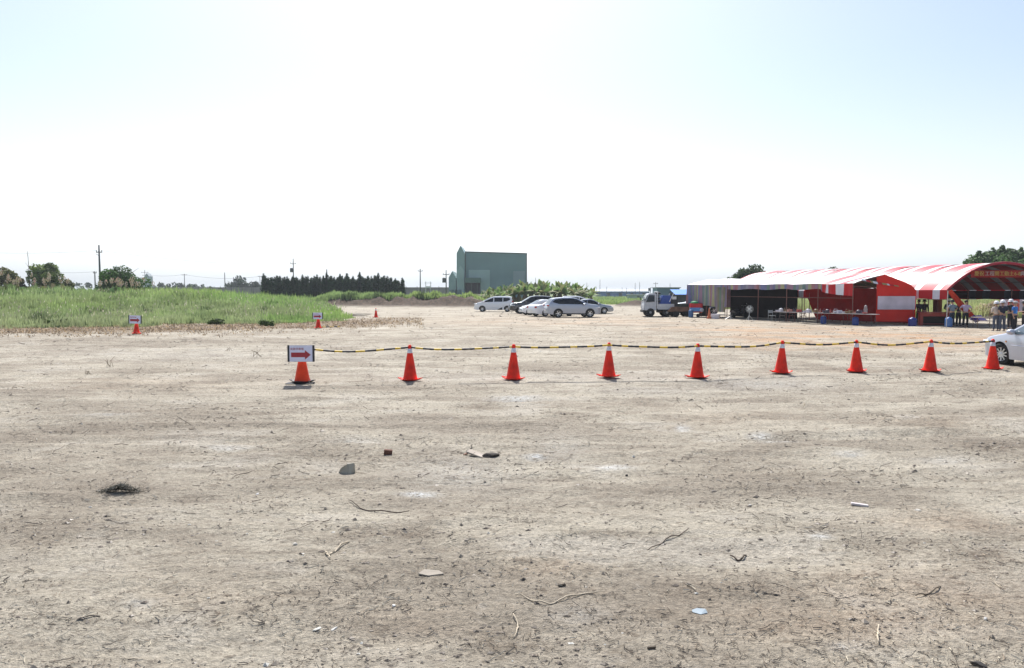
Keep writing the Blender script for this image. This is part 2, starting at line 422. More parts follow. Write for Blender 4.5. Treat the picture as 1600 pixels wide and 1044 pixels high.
def build_ground():
    yr = [1.6]
    while yr[-1] < 130: yr.append(yr[-1] * 1.0068)
    while yr[-1] < 4200: yr.append(yr[-1] * 1.06)
    r = np.array([0.0, .8] + yr)
    a = np.concatenate([np.linspace(-180, -52, 20)[:-1], np.linspace(-52, -39, 30)[:-1], np.linspace(-39, 39, 620), np.linspace(39, 52, 30)[1:], np.linspace(52, 180, 20)[1:-1]])
    A, Rr = np.meshgrid(np.radians(a), r)
    X = Rr * np.sin(A); Y = Rr * np.cos(A)
    Z = terr(X, Y)
    Z = np.where(Y < .5, 0, Z)
    V = np.stack([X.ravel(), Y.ravel(), Z.ravel()], 1)
    n = len(a); mrows = len(r)
    i = np.arange(mrows - 1)[:, None] * n; j = np.arange(n)[None, :]; j2 = (j + 1) % n
    F = np.stack([i + j, i + j2, i + n + j2, i + n + j], -1).reshape(-1, 4)
    F = F[:, ::-1]
    o = npmesh('ground', V, F, ground_material(), smooth=True)
    x, y = X.ravel(), Y.ravel(); px, py = pix(x, y)
    gm = green_mask(x, y); bm_ = berm(x, y)
    gm = np.where((bm_ > .12) & (y < np.interp(px, [480, 745, 790, 1010], [106, 99, 112, 120]) ), 0, gm)
    gm = np.where((px > 955) & (px < 1015) & (bm_ > .1), 0, gm)
    br = np.clip(bm_ * 3, 0, 1) * (1 - gm); br = np.maximum(br, np.clip(-pit(x, y) * 3, 0, 1))
    orr = np.exp(-((px - 1380) / 260) ** 2 - ((py - 531) / 15) ** 2) * .95 + np.exp(-((px - 1180) / 150) ** 2 - ((py - 515) / 7) ** 2) * .6
    orr = orr + .4 * np.exp(-((px - 900) / 200) ** 2 - ((py - 502) / 8) ** 2)
    for (cx, cy, rx, ry, s) in ((1350,960,260,60,.34),(330,935,130,35,.3),(860,900,90,18,.25),(640,985,90,25,.22),(1480,820,120,18,.25),(1080,650,160,14,.2),(260,600,200,12,.18),(1500,660,120,10,.3)): orr = orr + .6*s*np.exp(-((px-cx)/rx)**2-((py-cy)/ry)**2)
    orr = np.where(y > 2, orr * (.25 + 1.1 * sst(.35, .62, fbm(x * .5, y * .9, 51, 3))), 0)
    pale = np.zeros_like(x); dark = np.zeros_like(x)
    wob = 1 + .9 * (fbm(x * 2.2, y * 2.2, 61, 3) - .5)
    for (cx, cy, rx, ry, s) in ((962,732,36,7,1),(652,777,34,6,1),(806,623,50,5,.8),(1070,671,12,6,1),(1216,691,32,5,1),(836,715,22,4,.9),(1424,656,26,4,.8),
        (1290,848,20,6,.8),(1336,712,28,4,.7),(1490,722,50,8,.5),(905,975,60,18,.35),(880,700,60,30,.35),(720,740,120,35,.4),(350,702,40,4,.6),(160,650,60,4,.5),
        (200,957,40,10,.4),(1330,1022,25,8,.6),(560,690,60,6,.5),(1190,600,150,12,.45),(1190,683,25,4,.8),(300,555,260,12,.3),(880,590,330,10,.35),(1010,610,120,9,.35)):
        d = ((px - cx) / rx) ** 2 + ((py - cy) / ry) ** 2
        pale = np.maximum(pale, s * np.exp(-d * wob * 1.1))
    for (cx, cy, rx, ry, s) in DARKS:
        d = ((px - cx) / rx) ** 2 + ((py - cy) / ry) ** 2
        dark = np.maximum(dark, s * np.exp(-d * wob * 1.1))
    pale = pale**1.6 * (y > 2); dark = np.clip(dark * .95, 0, 1) * (y > 2)
    # dry cut grass along the field's edge
    front = np.interp(px, [-800, 0, 150, 300, 420, 500, 600, 640], [517, 511, 510, 508, 506, 503, 499, 497])
    dry = (1 - sst(1.5, 9, np.abs(py - front - 4))) * (1 - sst(600, 660, px)) * (y > 5) * (.4 + .9 * fbm(x * .8, y * .8, 71, 3)) * (1 - gm)
    me = o.data
    for nm, cols in (('maskA', (gm, br, orr)), ('maskB', (pale, dark, np.clip(dry, 0, 1)))):
        at = me.color_attributes.new(nm, 'FLOAT_COLOR', 'POINT')
        at.data.foreach_set('color', np.stack([np.clip(c, 0, 1) for c in cols] + [np.ones_like(x)], 1).astype(np.float32).ravel())
    tag(o, kind='structure')
    return o
build_ground()

# ------------------------------------------------------------------ grass, litter (stuff)
def blades(name, X, Y, hh, ww, colr, label=None, lean=.35, nb=3, zoff=0.0):
    n = len(X); X = np.repeat(X, nb); Y = np.repeat(Y, nb); hh = np.repeat(hh, nb) * rng.uniform(.6, 1.1, n * nb); ww = np.repeat(ww, nb)
    colr = np.repeat(colr, nb, 0) * rng.uniform(.75, 1.25, (n * nb, 1))
    Xb = X + rng.normal(0, 1, n * nb) * ww * 2; Yb = Y + rng.normal(0, 1, n * nb) * ww * 2
    Z = terr(Xb, Yb, False) - .03 + zoff
    a = rng.uniform(0, 2 * PI, n * nb); lx = np.cos(a) * lean * hh * rng.uniform(0, 1, n * nb); ly = np.sin(a) * lean * hh * rng.uniform(0, 1, n * nb)
    b = rng.uniform(-.9, .9, n * nb); wx = np.cos(b) * ww / 2; wy = np.sin(b) * ww / 2
    v0 = np.stack([Xb - wx, Yb - wy, Z], 1); v1 = np.stack([Xb + wx, Yb + wy, Z], 1)
    v2 = np.stack([Xb + lx * .45 + wx * .8, Yb + ly * .45 + wy * .8, Z + hh * .6], 1); v3 = np.stack([Xb + lx * .45 - wx * .8, Yb + ly * .45 - wy * .8, Z + hh * .6], 1)
    v4 = np.stack([Xb + lx, Yb + ly, Z + hh], 1)
    V = np.stack([v0, v1, v2, v3, v4], 1).reshape(-1, 3); k = np.arange(n * nb) * 5
    T = np.concatenate([np.stack([k, k+1, k+2], 1), np.stack([k, k+2, k+3], 1), np.stack([k+3, k+2, k+4], 1)])
    C = np.concatenate([colr, colr, colr * 1.1])
    o = npmesh(name, V, T, M['grassblade'], fcol=C)
    tag(o, label, 'grass', kind='stuff'); return o
def field_points(n, px0, px1, py0, py1, cond):
    px = rng.uniform(px0, px1, n); py = rng.uniform(py0, py1, n)
    y = FPX * CH / (py - HOR); x = (px - 800) / FPX * y
    k = cond(x, y, px, py); return x[k], y[k]
# tall green grass in the left field
def gcol(x, y, kind):
    n = fbm(x * .09, y * .05, 81, 3)[:, None]; n2 = fbm(x * .6, y * .35, 85, 3)[:, None]
    bright = np.array([[.34, .46, .13]]); mid = np.array([[.25, .36, .12]]); grey = np.array([[.34, .38, .20]]); dk = np.array([[.05, .085, .025]])
    t = sst(.38, .62, n); c = bright * (1 - t) + mid * t
    d = kind[:, None]; c = c * (1 - d) + grey * d
    k = sst(.62, .72, n2); c = c * (1 - k * .75) + dk * k * .75
    return c
x, y = field_points(90000, -330, 552, 459.5, 518, lambda x, y, px, py: (green_mask(x, y) > .5) & (y < 175) & (px < 552))
px, py = pix(x, y)
front = np.interp(px, [-800, 0, 300, 500, 552], [517, 511, 508, 503, 499])
edge = np.clip(1 - (front - py) / 15, 0, 1) * (px < 480)
hh = (.30 + .80 * sst(2, 20, front - py)) * (.15 + 1.9 * fbm(x * .5, y * .3, 90, 3)**1.2) * (1 - .45 * sst(430, 530, px))
kk = rng.uniform(0,1,len(x)) < .05 + .25*(fbm(x*.35, y*.2, 99, 2) > .6); hh = np.where(kk, hh*1.0+.45, hh)
blades('field_grass', x, y, hh * .85, .035 + y * .0006, gcol(x, y, np.clip(edge * .8 * sst(.36,.5,fbm(x * .2, y * .3, 95, 2)) + .35*sst(.52,.62,fbm(x*.16, y*.09, 96, 3)), 0, .9)), 'tall bright green grass filling the field on the left')
x, y = field_points(3000, -100, 540, 447.5+11.5, 512, lambda x, y, px, py: (green_mask(x, y) > .5) & (y < 120) & (px < 545))
blades('seed_heads', x, y, rng.uniform(.08, .22, len(x)), np.full(len(x), .06), np.array([[.50, .47, .34]]) * rng.uniform(.5, 1.2, (len(x), 1)), 'pale seed heads sprinkled through the green field', lean=.4, nb=1, zoff=rng.uniform(.35, 1.0, len(x)))
# extra far left field and berm crest
xa, ya = field_points(26000, 470, 1010, 461, 481, lambda x, y, px, py: (green_mask(x, y) > .5) & (y < 300) & (y > 95))
yb = rng.uniform(103.0, 122, 26000); pxb = rng.uniform(470, 765, 26000); xb = (pxb - 800) / FPX * yb; kb = yb > np.interp(pxb, [480, 745], [105.3, 99]) + 3*fbm(xb*.3, yb*0, 7, 3)-1.5
x = np.concatenate([xa, xb[kb]]); y = np.concatenate([ya, yb[kb]])
blades('berm_grass', x, y, rng.uniform(.3, .9, len(x)), .05 + y * .0007, gcol(x, y, np.full(len(x), .25)), 'low green grass beyond the earth bank and parked cars')
# meadow behind the tents
xm = rng.uniform(23, 75, 26000); ym = rng.uniform(56, 100, 26000)
k = green_mask(xm, ym) > .5; xm = xm[k]; ym = ym[k]
cm = gcol(xm, ym, np.full(len(xm), .75)) * np.array([[1.15, 1.08, 1.0]])
blades('meadow_grass', xm, ym, rng.uniform(.6, 1.5, len(xm)), np.full(len(xm), .07), cm, 'tall yellowish green grass seen under the tent roofs')
# dry cut grass along the field edge
x, y = field_points(15000, -300, 660, 497, 528, lambda x, y, px, py: (np.abs(py - np.interp(px, [-800, 0, 150, 300, 420, 500, 600, 640], [519, 513, 512, 510, 508, 505, 501, 499]) - 1) < 7 + rng.normal(0, 3.5, len(px)) + 7*(fbm(x*.4, y*.25, 77, 2)-.45)))
cd = np.array([[.36, .27, .17]]) * rng.uniform(.35, 1.3, (len(x), 1))
o = blades('dry_grass', x, y, rng.uniform(.05, .2, len(x)), np.full(len(x), .045), cd, 'brown cut dry grass along the edge of the green field', lean=1.6, nb=2)

def litter(name, n, pale, label, seed, ymax=30):
    r = np.random.default_rng(seed)
    py = 457 + 2.0 + 640 * r.uniform(.12, 1, n) ** 1.7; px = r.uniform(-40, 1640, n)
    y = FPX * CH / (py - HOR); x = (px - 800) / FPX * y
    dens = sst(.50, .70, fbm(x * .8, (y - .1 * x) * 1.5, 101 + seed, 4))
    dens = np.maximum(dens, darkmask(px, py)*1.2)
    k = r.uniform(0, 1, n) < (.07 + .85 * dens); x = x[k]; y = y[k]; m = len(x)
    L_ = r.lognormal(-3.85, .6, m) * (.75 + y * .11); L_ = np.clip(L_, .008, .26); wd = r.uniform(.0007, .0021, m) * (.8 + y * .16)
    a = r.uniform(0, 2 * PI, m); bend = r.normal(0, .35, m)
    lift = np.abs(r.normal(0, .25, m)) * L_
    V = []
    for t, bb in ((-.5, 0), (0, 1), (.5, 0)):
        cx = x + np.cos(a) * L_ * t - np.sin(a) * bend * L_ * bb * .5; cy = y + np.sin(a) * L_ * t + np.cos(a) * bend * L_ * bb * .5
        cz = terr(cx, cy) + wd + lift * (t + .5) + .002
        V.append(np.stack([cx - np.sin(a) * -wd, cy - np.cos(a) * wd, cz], 1)); V.append(np.stack([cx + np.sin(a) * -wd, cy + np.cos(a) * wd, cz], 1)); V.append(np.stack([cx, cy, cz + wd * 1.6], 1))
    V = np.stack(V, 1).reshape(-1, 3); b = np.arange(m) * 9; F = []
    for s in (0, 3):
        for u, v in ((0, 2), (2, 1), (1, 0)):
            F.append(np.stack([b + s + u, b + s + v, b + s + 3 + v, b + s + 3 + u], 1))
    F = np.concatenate(F)
    if pale: c = np.array([.62, .55, .42]) * r.uniform(.6, 1.2, (m, 1))
    else: c = np.array([.21, .165, .12]) * r.uniform(.35, 1.9, (m, 1))
    C = np.tile(c, (6, 1))
    o = npmesh(name, V, F, M['plain'], fcol=C); tag(o, label, 'ground litter', kind='stuff')
litter('twig_litter', 19000, False, 'tiny dark twigs and root scraps scattered over the bare earth', 1)
litter('straw_litter', 9000, True, 'thin pale straws scattered over the bare earth', 2)
def clods(seed=5, n=5000, big=False):
    r = np.random.default_rng(seed)
    py = 457 + 640 * r.uniform(.12, 1, n) ** (1.1 if big else 1.6); px = r.uniform(-40, 1640, n)
    y = FPX * CH / (py - HOR); x = (px - 800) / FPX * y
    dens = sst(.5, .68, fbm(x * .6, (y - .1 * x) * 1.3, 144, 4))
    if big: dens = np.maximum(sst(.52, .66, fbm(x * .35, (y - .08 * x) * 1.3, 171, 5)) * .5, darkmask(px, py) * 1.1)
    k = r.uniform(0, 1, n) < ((.01 if big else .06) + .94 * dens); x = x[k]; y = y[k]; m = len(x)
    s = np.clip(r.lognormal(-5.2, .5, m), .003, .022) * (1 + y * .07)
    if big: s = np.clip(r.lognormal(-5.1, .5, m), .003, .018) * (.8 + y * .07)
    base = np.array([[1,0,0],[0,1,0],[-1,0,0],[0,-1,0],[.1,.1,.8],[0,0,-.5]], float)
    V = base[None] * r.uniform(.55, 1.25, (m, 6, 3)) * s[:, None, None]
    a = r.uniform(0, 6.28, m); ca, sa = np.cos(a)[:, None], np.sin(a)[:, None]
    vx = V[:, :, 0] * ca - V[:, :, 1] * sa; vy = V[:, :, 0] * sa + V[:, :, 1] * ca
    V = np.stack([vx + x[:, None], vy + y[:, None], V[:, :, 2] + (terr(x, y) + s * .15)[:, None]], -1).reshape(-1, 3)
    t = np.array([[0,1,4],[1,2,4],[2,3,4],[3,0,4],[1,0,5],[2,1,5],[3,2,5],[0,3,5]])
    F = (t[None] + (np.arange(m) * 6)[:, None, None]).reshape(-1, 3)
    c = (np.array([.15, .122, .095]) if big else np.array([.33, .28, .22])) * r.uniform(.5, 1.4, (m, 1))
    if big: V = V.reshape(-1, 6, 3); cx_ = V.mean(1, keepdims=True); V = (cx_ + (V - cx_) * np.array([1.6, 1.0, .7])).reshape(-1, 3)
    wht = r.uniform(0, 1, m) < .02; c[wht] = np.array([.5, .49, .45])
    o = npmesh('soil_clumps' if big else 'soil_crumbs', V, F, M['plain'], fcol=np.repeat(c, 8, 0)); tag(o, 'churned dark soil clumps in rows across the bare earth' if big else 'small soil crumbs and pebbles strewn over the bare earth', 'soil crumbs', kind='stuff')
clods()
clods(9, 17000, True)

# ------------------------------------------------------------------ foliage
def leafcloud(blobs, n, size, base, seed=0, shell=.35, flat=1.0, var=.35):
    """n leaf diamonds spread through ellipsoid blobs (cx,cy,cz,rx,ry,rz)"""
    r = np.random.default_rng(seed); B = np.array(blobs, float)
    wgt = (B[:, 3] * B[:, 5]) ** 1.0; idx = r.choice(len(B), n, p=wgt / wgt.sum())
    d = r.normal(0, 1, (n, 3)); d /= np.linalg.norm(d, axis=1)[:, None]
    rad = (1 - shell * r.uniform(0, 1, n) ** 1.5)[:, None] * r.uniform(.88, 1.1, (n, 1))
    c = B[idx, :3] + d * B[idx, 3:6] * rad
    nrm = d + r.normal(0, .7, (n, 3)); nrm /= np.linalg.norm(nrm, axis=1)[:, None]
    u = np.cross(nrm, r.normal(0, 1, (n, 3))); u /= np.linalg.norm(u, axis=1)[:, None]; v = np.cross(nrm, u)
    s = size * r.uniform(.6, 1.4, (n, 1)); u = u * s; v = v * s * .6 * flat
    V = np.stack([c - u, c + v, c + u, c - v], 1).reshape(-1, 3)
    F = np.arange(n * 4).reshape(-1, 4)
    tone = r.uniform(1 - var, 1 + var, (len(B), 1))[idx] * r.uniform(.75, 1.3, (n, 1))
    C = np.array(base)[None] * tone
    return V, F, C
def crown(parent, blobs, n, size, base, seed=0, name='crown', **k):
    V, F, C = leafcloud(blobs, n, size, base, seed, **k)
    return npmesh(name, V, F, M['leaf'], parent, fcol=C)
def trunk(parent, h, r, lean=0, limbs=4, seed=0, spread=1.0):
    q = random.Random(seed); b = MB()
    top = (lean, 0, h); b.tube([(0,0,-.2), (lean*.3,0,h*.4), top], [r, r*.75, r*.4], 8)
    for k in range(limbs):
        a = 2*PI*k/limbs + q.random(); h0 = h * q.uniform(.4, .8)
        b.tube([(lean*h0/h,0,h0), (lean+spread*.5*math.cos(a), spread*.5*math.sin(a), h0+h*.25), (lean+spread*math.cos(a), spread*math.sin(a), h0+h*.5)], [r*.45, r*.3, r*.12], 6)
    return b.build('trunk', M['bark'], parent, smooth=True)
def blobset(w, h0, h1, n, seed, dpt=None, br=.28):
    """n blobs filling an uneven dome of width w between heights h0 and h1"""
    q = random.Random(seed); out = []; dpt = dpt or w
    for i in range(n):
        a = q.uniform(0, 2*PI); t = math.sqrt(q.random()); hh = q.random()
        k = math.sqrt(max(.05, 1 - (hh*.92)**2.2))
        r = w * br * q.uniform(.55, 1.1)
        out.append((math.cos(a)*t*k*(w/2 - r*.6), math.sin(a)*t*k*(dpt/2 - r*.6), h0 + r*.5 + hh*(h1-h0-r*1.3), r, r, r*q.uniform(.7, 1)))
    return out
def tree(name, label, cat, px, Y, top, wpx, base, n=2500, leaf=.14, nb=14, group=None, seed=0, h0f=.3, limbs=4, br=.24, z0=None, blobs=None, shell=.35):
    p = P(px, top, Y); z = tz(p.x, Y) if Y < 200 else 0
    h = p.z - z; w_ = wpx / FPX * Y
    o = empty(name, (p.x, Y, z), 0, label, cat, group)
    crown(o, blobs(w_, h) if blobs else blobset(w_, h*h0f, h, nb, seed, br=br), n, leaf, base, seed, shell=shell)
    trunk(o, h*.75, max(.08, h*.025), 0, limbs, seed, w_*.3)
    return o
# left-hand bushes and trees behind the field
tree('broadleaf_tree', 'leafy green tree with a few brown tufts, left of the tall utility pole', 'tree', 68, 92, 411, 52, (.13,.18,.05), 5200, .16, 17, seed=3, h0f=.22)
tree('broadleaf_tree', 'ragged green and brown tree cut by the left edge of the photo', 'tree', 5, 88, 416, 46, (.17,.18,.07), 3600, .17, 13, seed=4, h0f=.2)
tree('scrub_bush', 'low brown scrub bush between the two leftmost trees', 'bush', 31, 90, 433, 34, (.13,.12,.06), 1800, .15, 8, seed=5, h0f=.05)
tree('scrub_bush', 'low olive scrub bush left of the tall utility pole', 'bush', 108, 98, 436, 26, (.13,.14,.06), 1500, .15, 8, seed=6, h0f=.05)
tree('creeper_covered_tree', 'dark green rounded clump of trees smothered in creepers, right of the tall utility pole', 'tree', 189, 86, 417, 84, (.055,.12,.026), 9000, .13, 26, seed=8, h0f=0, br=.2, shell=.15)
# bare stalk beside the first tree
b = MB(); b.tube([(0,0,0),(.05,0,3.5),(-.03,0,6.0)], [.06,.04,.02], 6)
for q_ in range(6): b.tube([(0,0,2.2+q_*.6),(random.uniform(-.5,.5),0,2.8+q_*.6)], [.02,.008], 4)
p = P(44, 407, 90); o = b.build('bare_sapling', M['bark'], None, loc=(p.x, 90, tz(p.x, 90))); tag(o, 'thin leafless sapling standing just left of the green tree', 'sapling')
# silvergrass with pale plumes
def plume_clump(px, Y, top, n, seed, label):
    q = random.Random(seed); p = P(px, top, Y); z = tz(p.x, Y); h = p.z - z
    o = empty('silvergrass_clump', (p.x, Y, z), 0, label, 'silvergrass', 'silvergrass clumps at the back of the field')
    s = MB(); f = s
    for k in range(n):
        x, y = q.gauss(0, .6), q.gauss(0, .5); hh = h * q.uniform(.72, 1.0); lx = q.uniform(-.35, .35)
        s.tube([(x,y,0),(x+lx*.4,y,hh*.6),(x+lx,y,hh*.9)], [.02,.015,.01], 4, c_=(.32,.28,.15))
        for j in range(14):
            t = j / 13; a = q.uniform(0, 6.28); r = .13 * math.sin(PI*(t*.8+.15))
            zc = hh*.86 + t*.45; s2 = .06
            cx, cy = x + lx + math.cos(a)*r, y + math.sin(a)*r
            f.add([(cx-s2*.5,cy,zc-s2),(cx+s2*.5,cy,zc-s2*.8),(cx+s2*.6,cy+.02,zc+s2),(cx-s2*.3,cy,zc+s2*1.2)], [(0,1,2,3)], tuple(c*q.uniform(.8,1.15) for c in (.42,.34,.25)))
    for k in range(n*5):
        x, y = q.gauss(0, .6), q.gauss(0, .5); a = q.uniform(0, 6.28); L_ = h*q.uniform(.4, .75)
        g = tuple(c*q.uniform(.7,1.2) for c in (.17,.21,.08))
        s.add([(x-.03,y,0),(x+.03,y,0),(x+math.cos(a)*.35+.02,y+math.sin(a)*.35,L_*.8),(x+math.cos(a)*.8,y+math.sin(a)*.8,L_*.75)], [(0,1,2,3)], g)
    s.build('leaves', M['leaf'], o)
for k, (px, Y, top, n, lb) in enumerate(((4,70,422,9,'tall silvergrass with pale plumes at the left edge of the photo'),(22,72,434,7,'silvergrass with brownish plumes below the ragged leftmost tree'),
    (60,76,425,5,'silvergrass plumes in front of the leafy green tree'),(74,78,434,6,'silvergrass with white plumes below the leafy green tree'),(97,80,430,5,'silvergrass at the right edge of the leafy green tree'),
    (172,74,437,7,'pale plumes in front of the left part of the creeper-covered clump'),(188,73,434,7,'pale plumes in front of the middle of the creeper-covered clump'),(200,74,438,6,'pale plumes in front of the right part of the creeper-covered clump'),
    (213,76,436,5,'rightmost pale plumes before the creeper-covered clump'))):
    plume_clump(px, Y, top, n, k + 3, lb)
# dark weeds low in the field
for k, (px, Y, top, wpx, lb) in enumerate(((47,84,448,11,'small dark leafy weed in the bright grass below the leafless sapling'),(97,74,459,17,'dark leafy weed in the grass below the green tree'),
    (88,44,494,34,'dark low weed patch at the field edge left of the nearest arrow cone'),(337,46,492,22,'dark low weed at the field edge midway between the two field arrow signs'),(416,44,494,20,'low dark weed at the field edge left of the farther arrow sign'))):
    p = P(px, top, Y); w_ = wpx/FPX*Y; z = tz(p.x, Y)
    o = empty('weed_bush', (p.x, Y, z), 0, lb, 'weed', 'dark weeds in the field')
    crown(o, [(fx*w_*.4, 0, .12+.1*abs(math.sin(fx*9+k)), w_*.22, .3, max(.22, (p.z - z)*.3*(1-abs(fx)*.5))) for fx in (-1,-.6,-.2,.2,.6,1)], 420, .09, (.075,.115,.035), k, name='leaves', shell=.9)
# distant trees
def far_trees(lst, group, base, n=260, leaf=.5):
    for k, (px, Y, top, wpx, lb) in enumerate(lst):
        tree('distant_tree', lb, 'tree', px, Y, top, wpx, base, n, leaf, 8, group, seed=40+k+int(px), h0f=.05, br=.27, limbs=2)
lst = []
for px, top, wd in ((112,440,12),(125,441,14),(139,442,12),(241,444,10),(252,441,12),(262,443,9),(270,440,13),(283,441,12),(296,443,12),(306,443,13),(318,444,12),(330,446,12),(341,447,10)):
    lst.append((px, 330, top, wd*1.4, 'far bluish tree on the horizon line of trees left of the cypresses'))
far_trees(lst, 'far trees on the horizon', (.05,.075,.045))
tree('distant_tree', 'larger far broad tree between two thin poles left of the cypresses', 'tree', 368, 260, 432, 44, (.045,.07,.045), 1500, .5, 16, seed=77, h0f=.05)
tree('distant_tree', 'low far tree touching the left end of the cypress row', 'tree', 398, 260, 439, 30, (.05,.075,.045), 900, .5, 10, seed=78, h0f=.05)
far_trees([(px, 360, t, wd, 'far low tree seen between the cypress row and the green building') for px, t, wd in ((640,450,18),(655,451,16),(675,452,14),(684,450,10))], 'far trees right of the cypresses', (.05,.07,.045))
far_trees([(px, 420, t, wd, 'far hazy tree on the horizon above the long blue shed') for px, t, wd in ((948,455,22),(961,453,16),(972,452.5,20),(984,454,16),(1004,452,14),(925,455,16))], 'far trees above the blue shed', (.05,.07,.05))
tree('broadleaf_tree', 'round dark green tree rising behind the white tent roof, left of centre of the tents', 'tree', 1172, 100, 413, 62, (.055,.095,.032), 5200, .17, 20, seed=12, h0f=.3, br=.2)
tree('broadleaf_tree', 'treetop just showing over the striped tent roof', 'tree', 1297, 150, 415.5, 30, (.06,.1,.035), 700, .22, 8, seed=13, h0f=.6)
def spiky(w_, h):
    out = blobset(w_*1.0, h*.25, h*.90, 30, 5, br=.17) + [(fx*w_, 0, h*(.84-.28*abs(fx)), 1.25, 1.2, 1.25) for fx in (-.42,-.3,-.18,-.06,.06,.18,.3,.42)]
    for k, fx in enumerate((-.36,-.18,-.05,.08,.2,.33,.44)):
        for j in range(4): out.append((fx*w_, 0, h*(.78+.055*j)+h*(.02*(k%3)) - (abs(fx)*.14*h), .8-.17*j, .8-.17*j, .5))
    return out
tree('broadleaf_tree', 'large dark green tree with pointed tips behind the arched striped tent at the right edge', 'tree', 1572, 92, 387, 116, (.075,.135,.042), 22000, .22, 22, seed=14, blobs=spiky)
tree('broadleaf_tree', 'second large green tree, partly outside the right edge behind the arched tent', 'tree', 1640, 96, 396, 90, (.055,.10,.032), 5000, .18, 18, seed=15, h0f=.2)

# cypress row: three shapes copied
def cypress(seed, h):
    q = random.Random(seed); o = empty('cypress_tree')
    bl = [(q.uniform(-.05,.05), q.uniform(-.05,.05), h*t, .74*(1-t)**.48*(.85+.3*q.random())+.03, .74*(1-t)**.48+.03, h*.1) for t in [k/13 for k in range(1, 13)]]
    crown(o, bl, 1700, .15, (.026,.058,.025), seed, shell=.5, flat=.7, var=.2)
    MB().tube([(0,0,-.2),(0,0,h*.8)], [.07,.02], 6).build('trunk', M['bark'], o)
    return o
protos = [cypress(s, h) for s, h in ((1,4.6),(2,4.9),(3,4.3))]
q = random.Random(9)
n = 66
for k in range(n):
    pxk = 413 + k * (628-413)/(n-1) + q.uniform(-1.2, 1.2); Yk = 128 + q.uniform(-1.6, 1.6) + (k % 2) * 1.4
    o = protos[k] if k < 3 else copy_tree(protos[q.randrange(3)])
    xx = (pxk-800)/FPX*Yk; o.location = (xx, Yk, tz(xx, Yk)-.1); o.rotation_euler.z = q.uniform(0, 6.28)
    s = q.uniform(.91, 1.08) * (1 if k > 2 else 1.05); s *= 1 - .10*max(0, (k-52)/13); o.scale = (1.05, 1.05, s)
    tag(o, 'slim dark cypress standing in the dense row at the back of the field', 'tree', 'cypress row behind the field')
tag(protos[0], 'leftmost slim dark cypress of the row, standing slightly apart')

# banana plants
def banana(seed, h):
    q = random.Random(seed); o = empty('banana_plant'); f = MB()
    for k in range(10):
        a = 2*PI*k/10 + q.uniform(-.3, .3); up = q.uniform(.45, 1.35); L_ = h*q.uniform(.42, .6); wd = .30*h/3.5
        pts = []
        for t in (0, .25, .5, .75, 1):
            rr = L_*t*math.cos(up)*(1+.2*t); zz = h*.52 + L_*t*math.sin(up) - .55*L_*t*t*math.cos(up)
            pts.append(Vector((math.cos(a)*rr, math.sin(a)*rr, zz)))
        sd_ = Vector((-math.sin(a), math.cos(a), 0)); W = (.06, .8, 1, .8, .1); V = []
        for p_, ww in zip(pts, W): V += [p_ - sd_*wd*ww + Vector((0,0,-.12*ww)), p_, p_ + sd_*wd*ww + Vector((0,0,-.12*ww))]
        F = [(3*i+j, 3*i+j+1, 3*i+4+j, 3*i+3+j) for i in range(4) for j in (0, 1)]
        c = q.choice([(.16,.26,.07),(.11,.19,.05),(.22,.31,.10),(.20,.21,.09)])
        f.add(V, F, c)
    for k in range(5):
        a = q.uniform(0, 6.28); p0 = (0,0,h*.5); f.add([(-.05,0,h*.5),(.05,0,h*.5),(.1+math.cos(a)*.35,math.sin(a)*.35,h*.2),(-.1+math.cos(a)*.35,math.sin(a)*.35,h*.18)], [(0,1,2,3)], (.24,.18,.11))
    f.build('leaves', M['leaf'], o)
    MB().tube([(0,0,-.2),(0,0,h*.58)], [.13,.08], 7, c_=(.2,.2,.09)).build('stem', M['leaf'], o)
    return o
bp_ = [banana(s, h) for s, h in ((1,4.0),(2,3.5),(3,3.8),(4,3.0))]
q = random.Random(4); i = 0
for row in range(4):
    for k in range(19):
        pxk = 757 + k*9.1 + q.uniform(-3, 3); Yk = 112 + row*4.2 + q.uniform(-1.2, 1.2)
        topy = np.interp(pxk, [750,770,800,818,850,880,905,925], [456,448,441,436,437,437,441,446]) + q.uniform(-1.5, 2.5)
        if row == 0: topy += 4
        xx = (pxk-800)/FPX*Yk; zb = tz(xx, Yk); hz = CH + (HOR-topy)/FPX*Yk - zb
        o = bp_[i] if i < 4 else copy_tree(bp_[q.randrange(4)]); i += 1
        hp = {0:4.0,1:3.5,2:3.8,3:3.0}[bp_.index(o)] if i <= 4 else 3.6
        sc = max(.35, hz/(hp*1.02)); o.location = (xx, Yk, zb); o.rotation_euler.z = q.uniform(0, 6.28); o.scale = (1.15*max(sc,.7),)*2 + (sc,)
        tag(o, 'broad leafed banana plant in the dense grove beside the green building, behind the parked cars', 'banana plant', 'banana grove')

# ------------------------------------------------------------------ poles, wires, far buildings
def pole(px, Y, top, label, r=.12, arms=(), trans=None, group=None, thin=False):
    p = P(px, top, Y); z = tz(p.x, Y) if Y < 200 else 0; h = p.z - z
    o = empty('utility_pole' if not thin else 'thin_pole', (p.x, Y, z), 0, label, 'pole', group)
    MB().tube([(0,0,-.3),(0,0,h)], [r*1.2, r*.75], 8).build('shaft', M['pole'], o, smooth=True)
    for (dz, ln) in arms:
        b = MB(); b.box((0,0,h-dz), (ln,.12,.12))
        for s_ in (-1,0,1): b.tube([(s_*ln*.45,0,h-dz),(s_*ln*.45,0,h-dz+.28)], .05, 6)
        b.build('crossarm', M['pole'], o)
    if trans is not None:
        b = MB(); b.lathe([(.32,0),(.34,.1),(.34,.85),(.2,.98)], (-.42,0,h-trans-.9), 12); b.build('transformer', M['pole'], o, smooth=True)
    return o
pole(154.5, 95, 383, 'tall dark utility pole left of the creeper-covered clump', .13, ((.95,.8),), None)
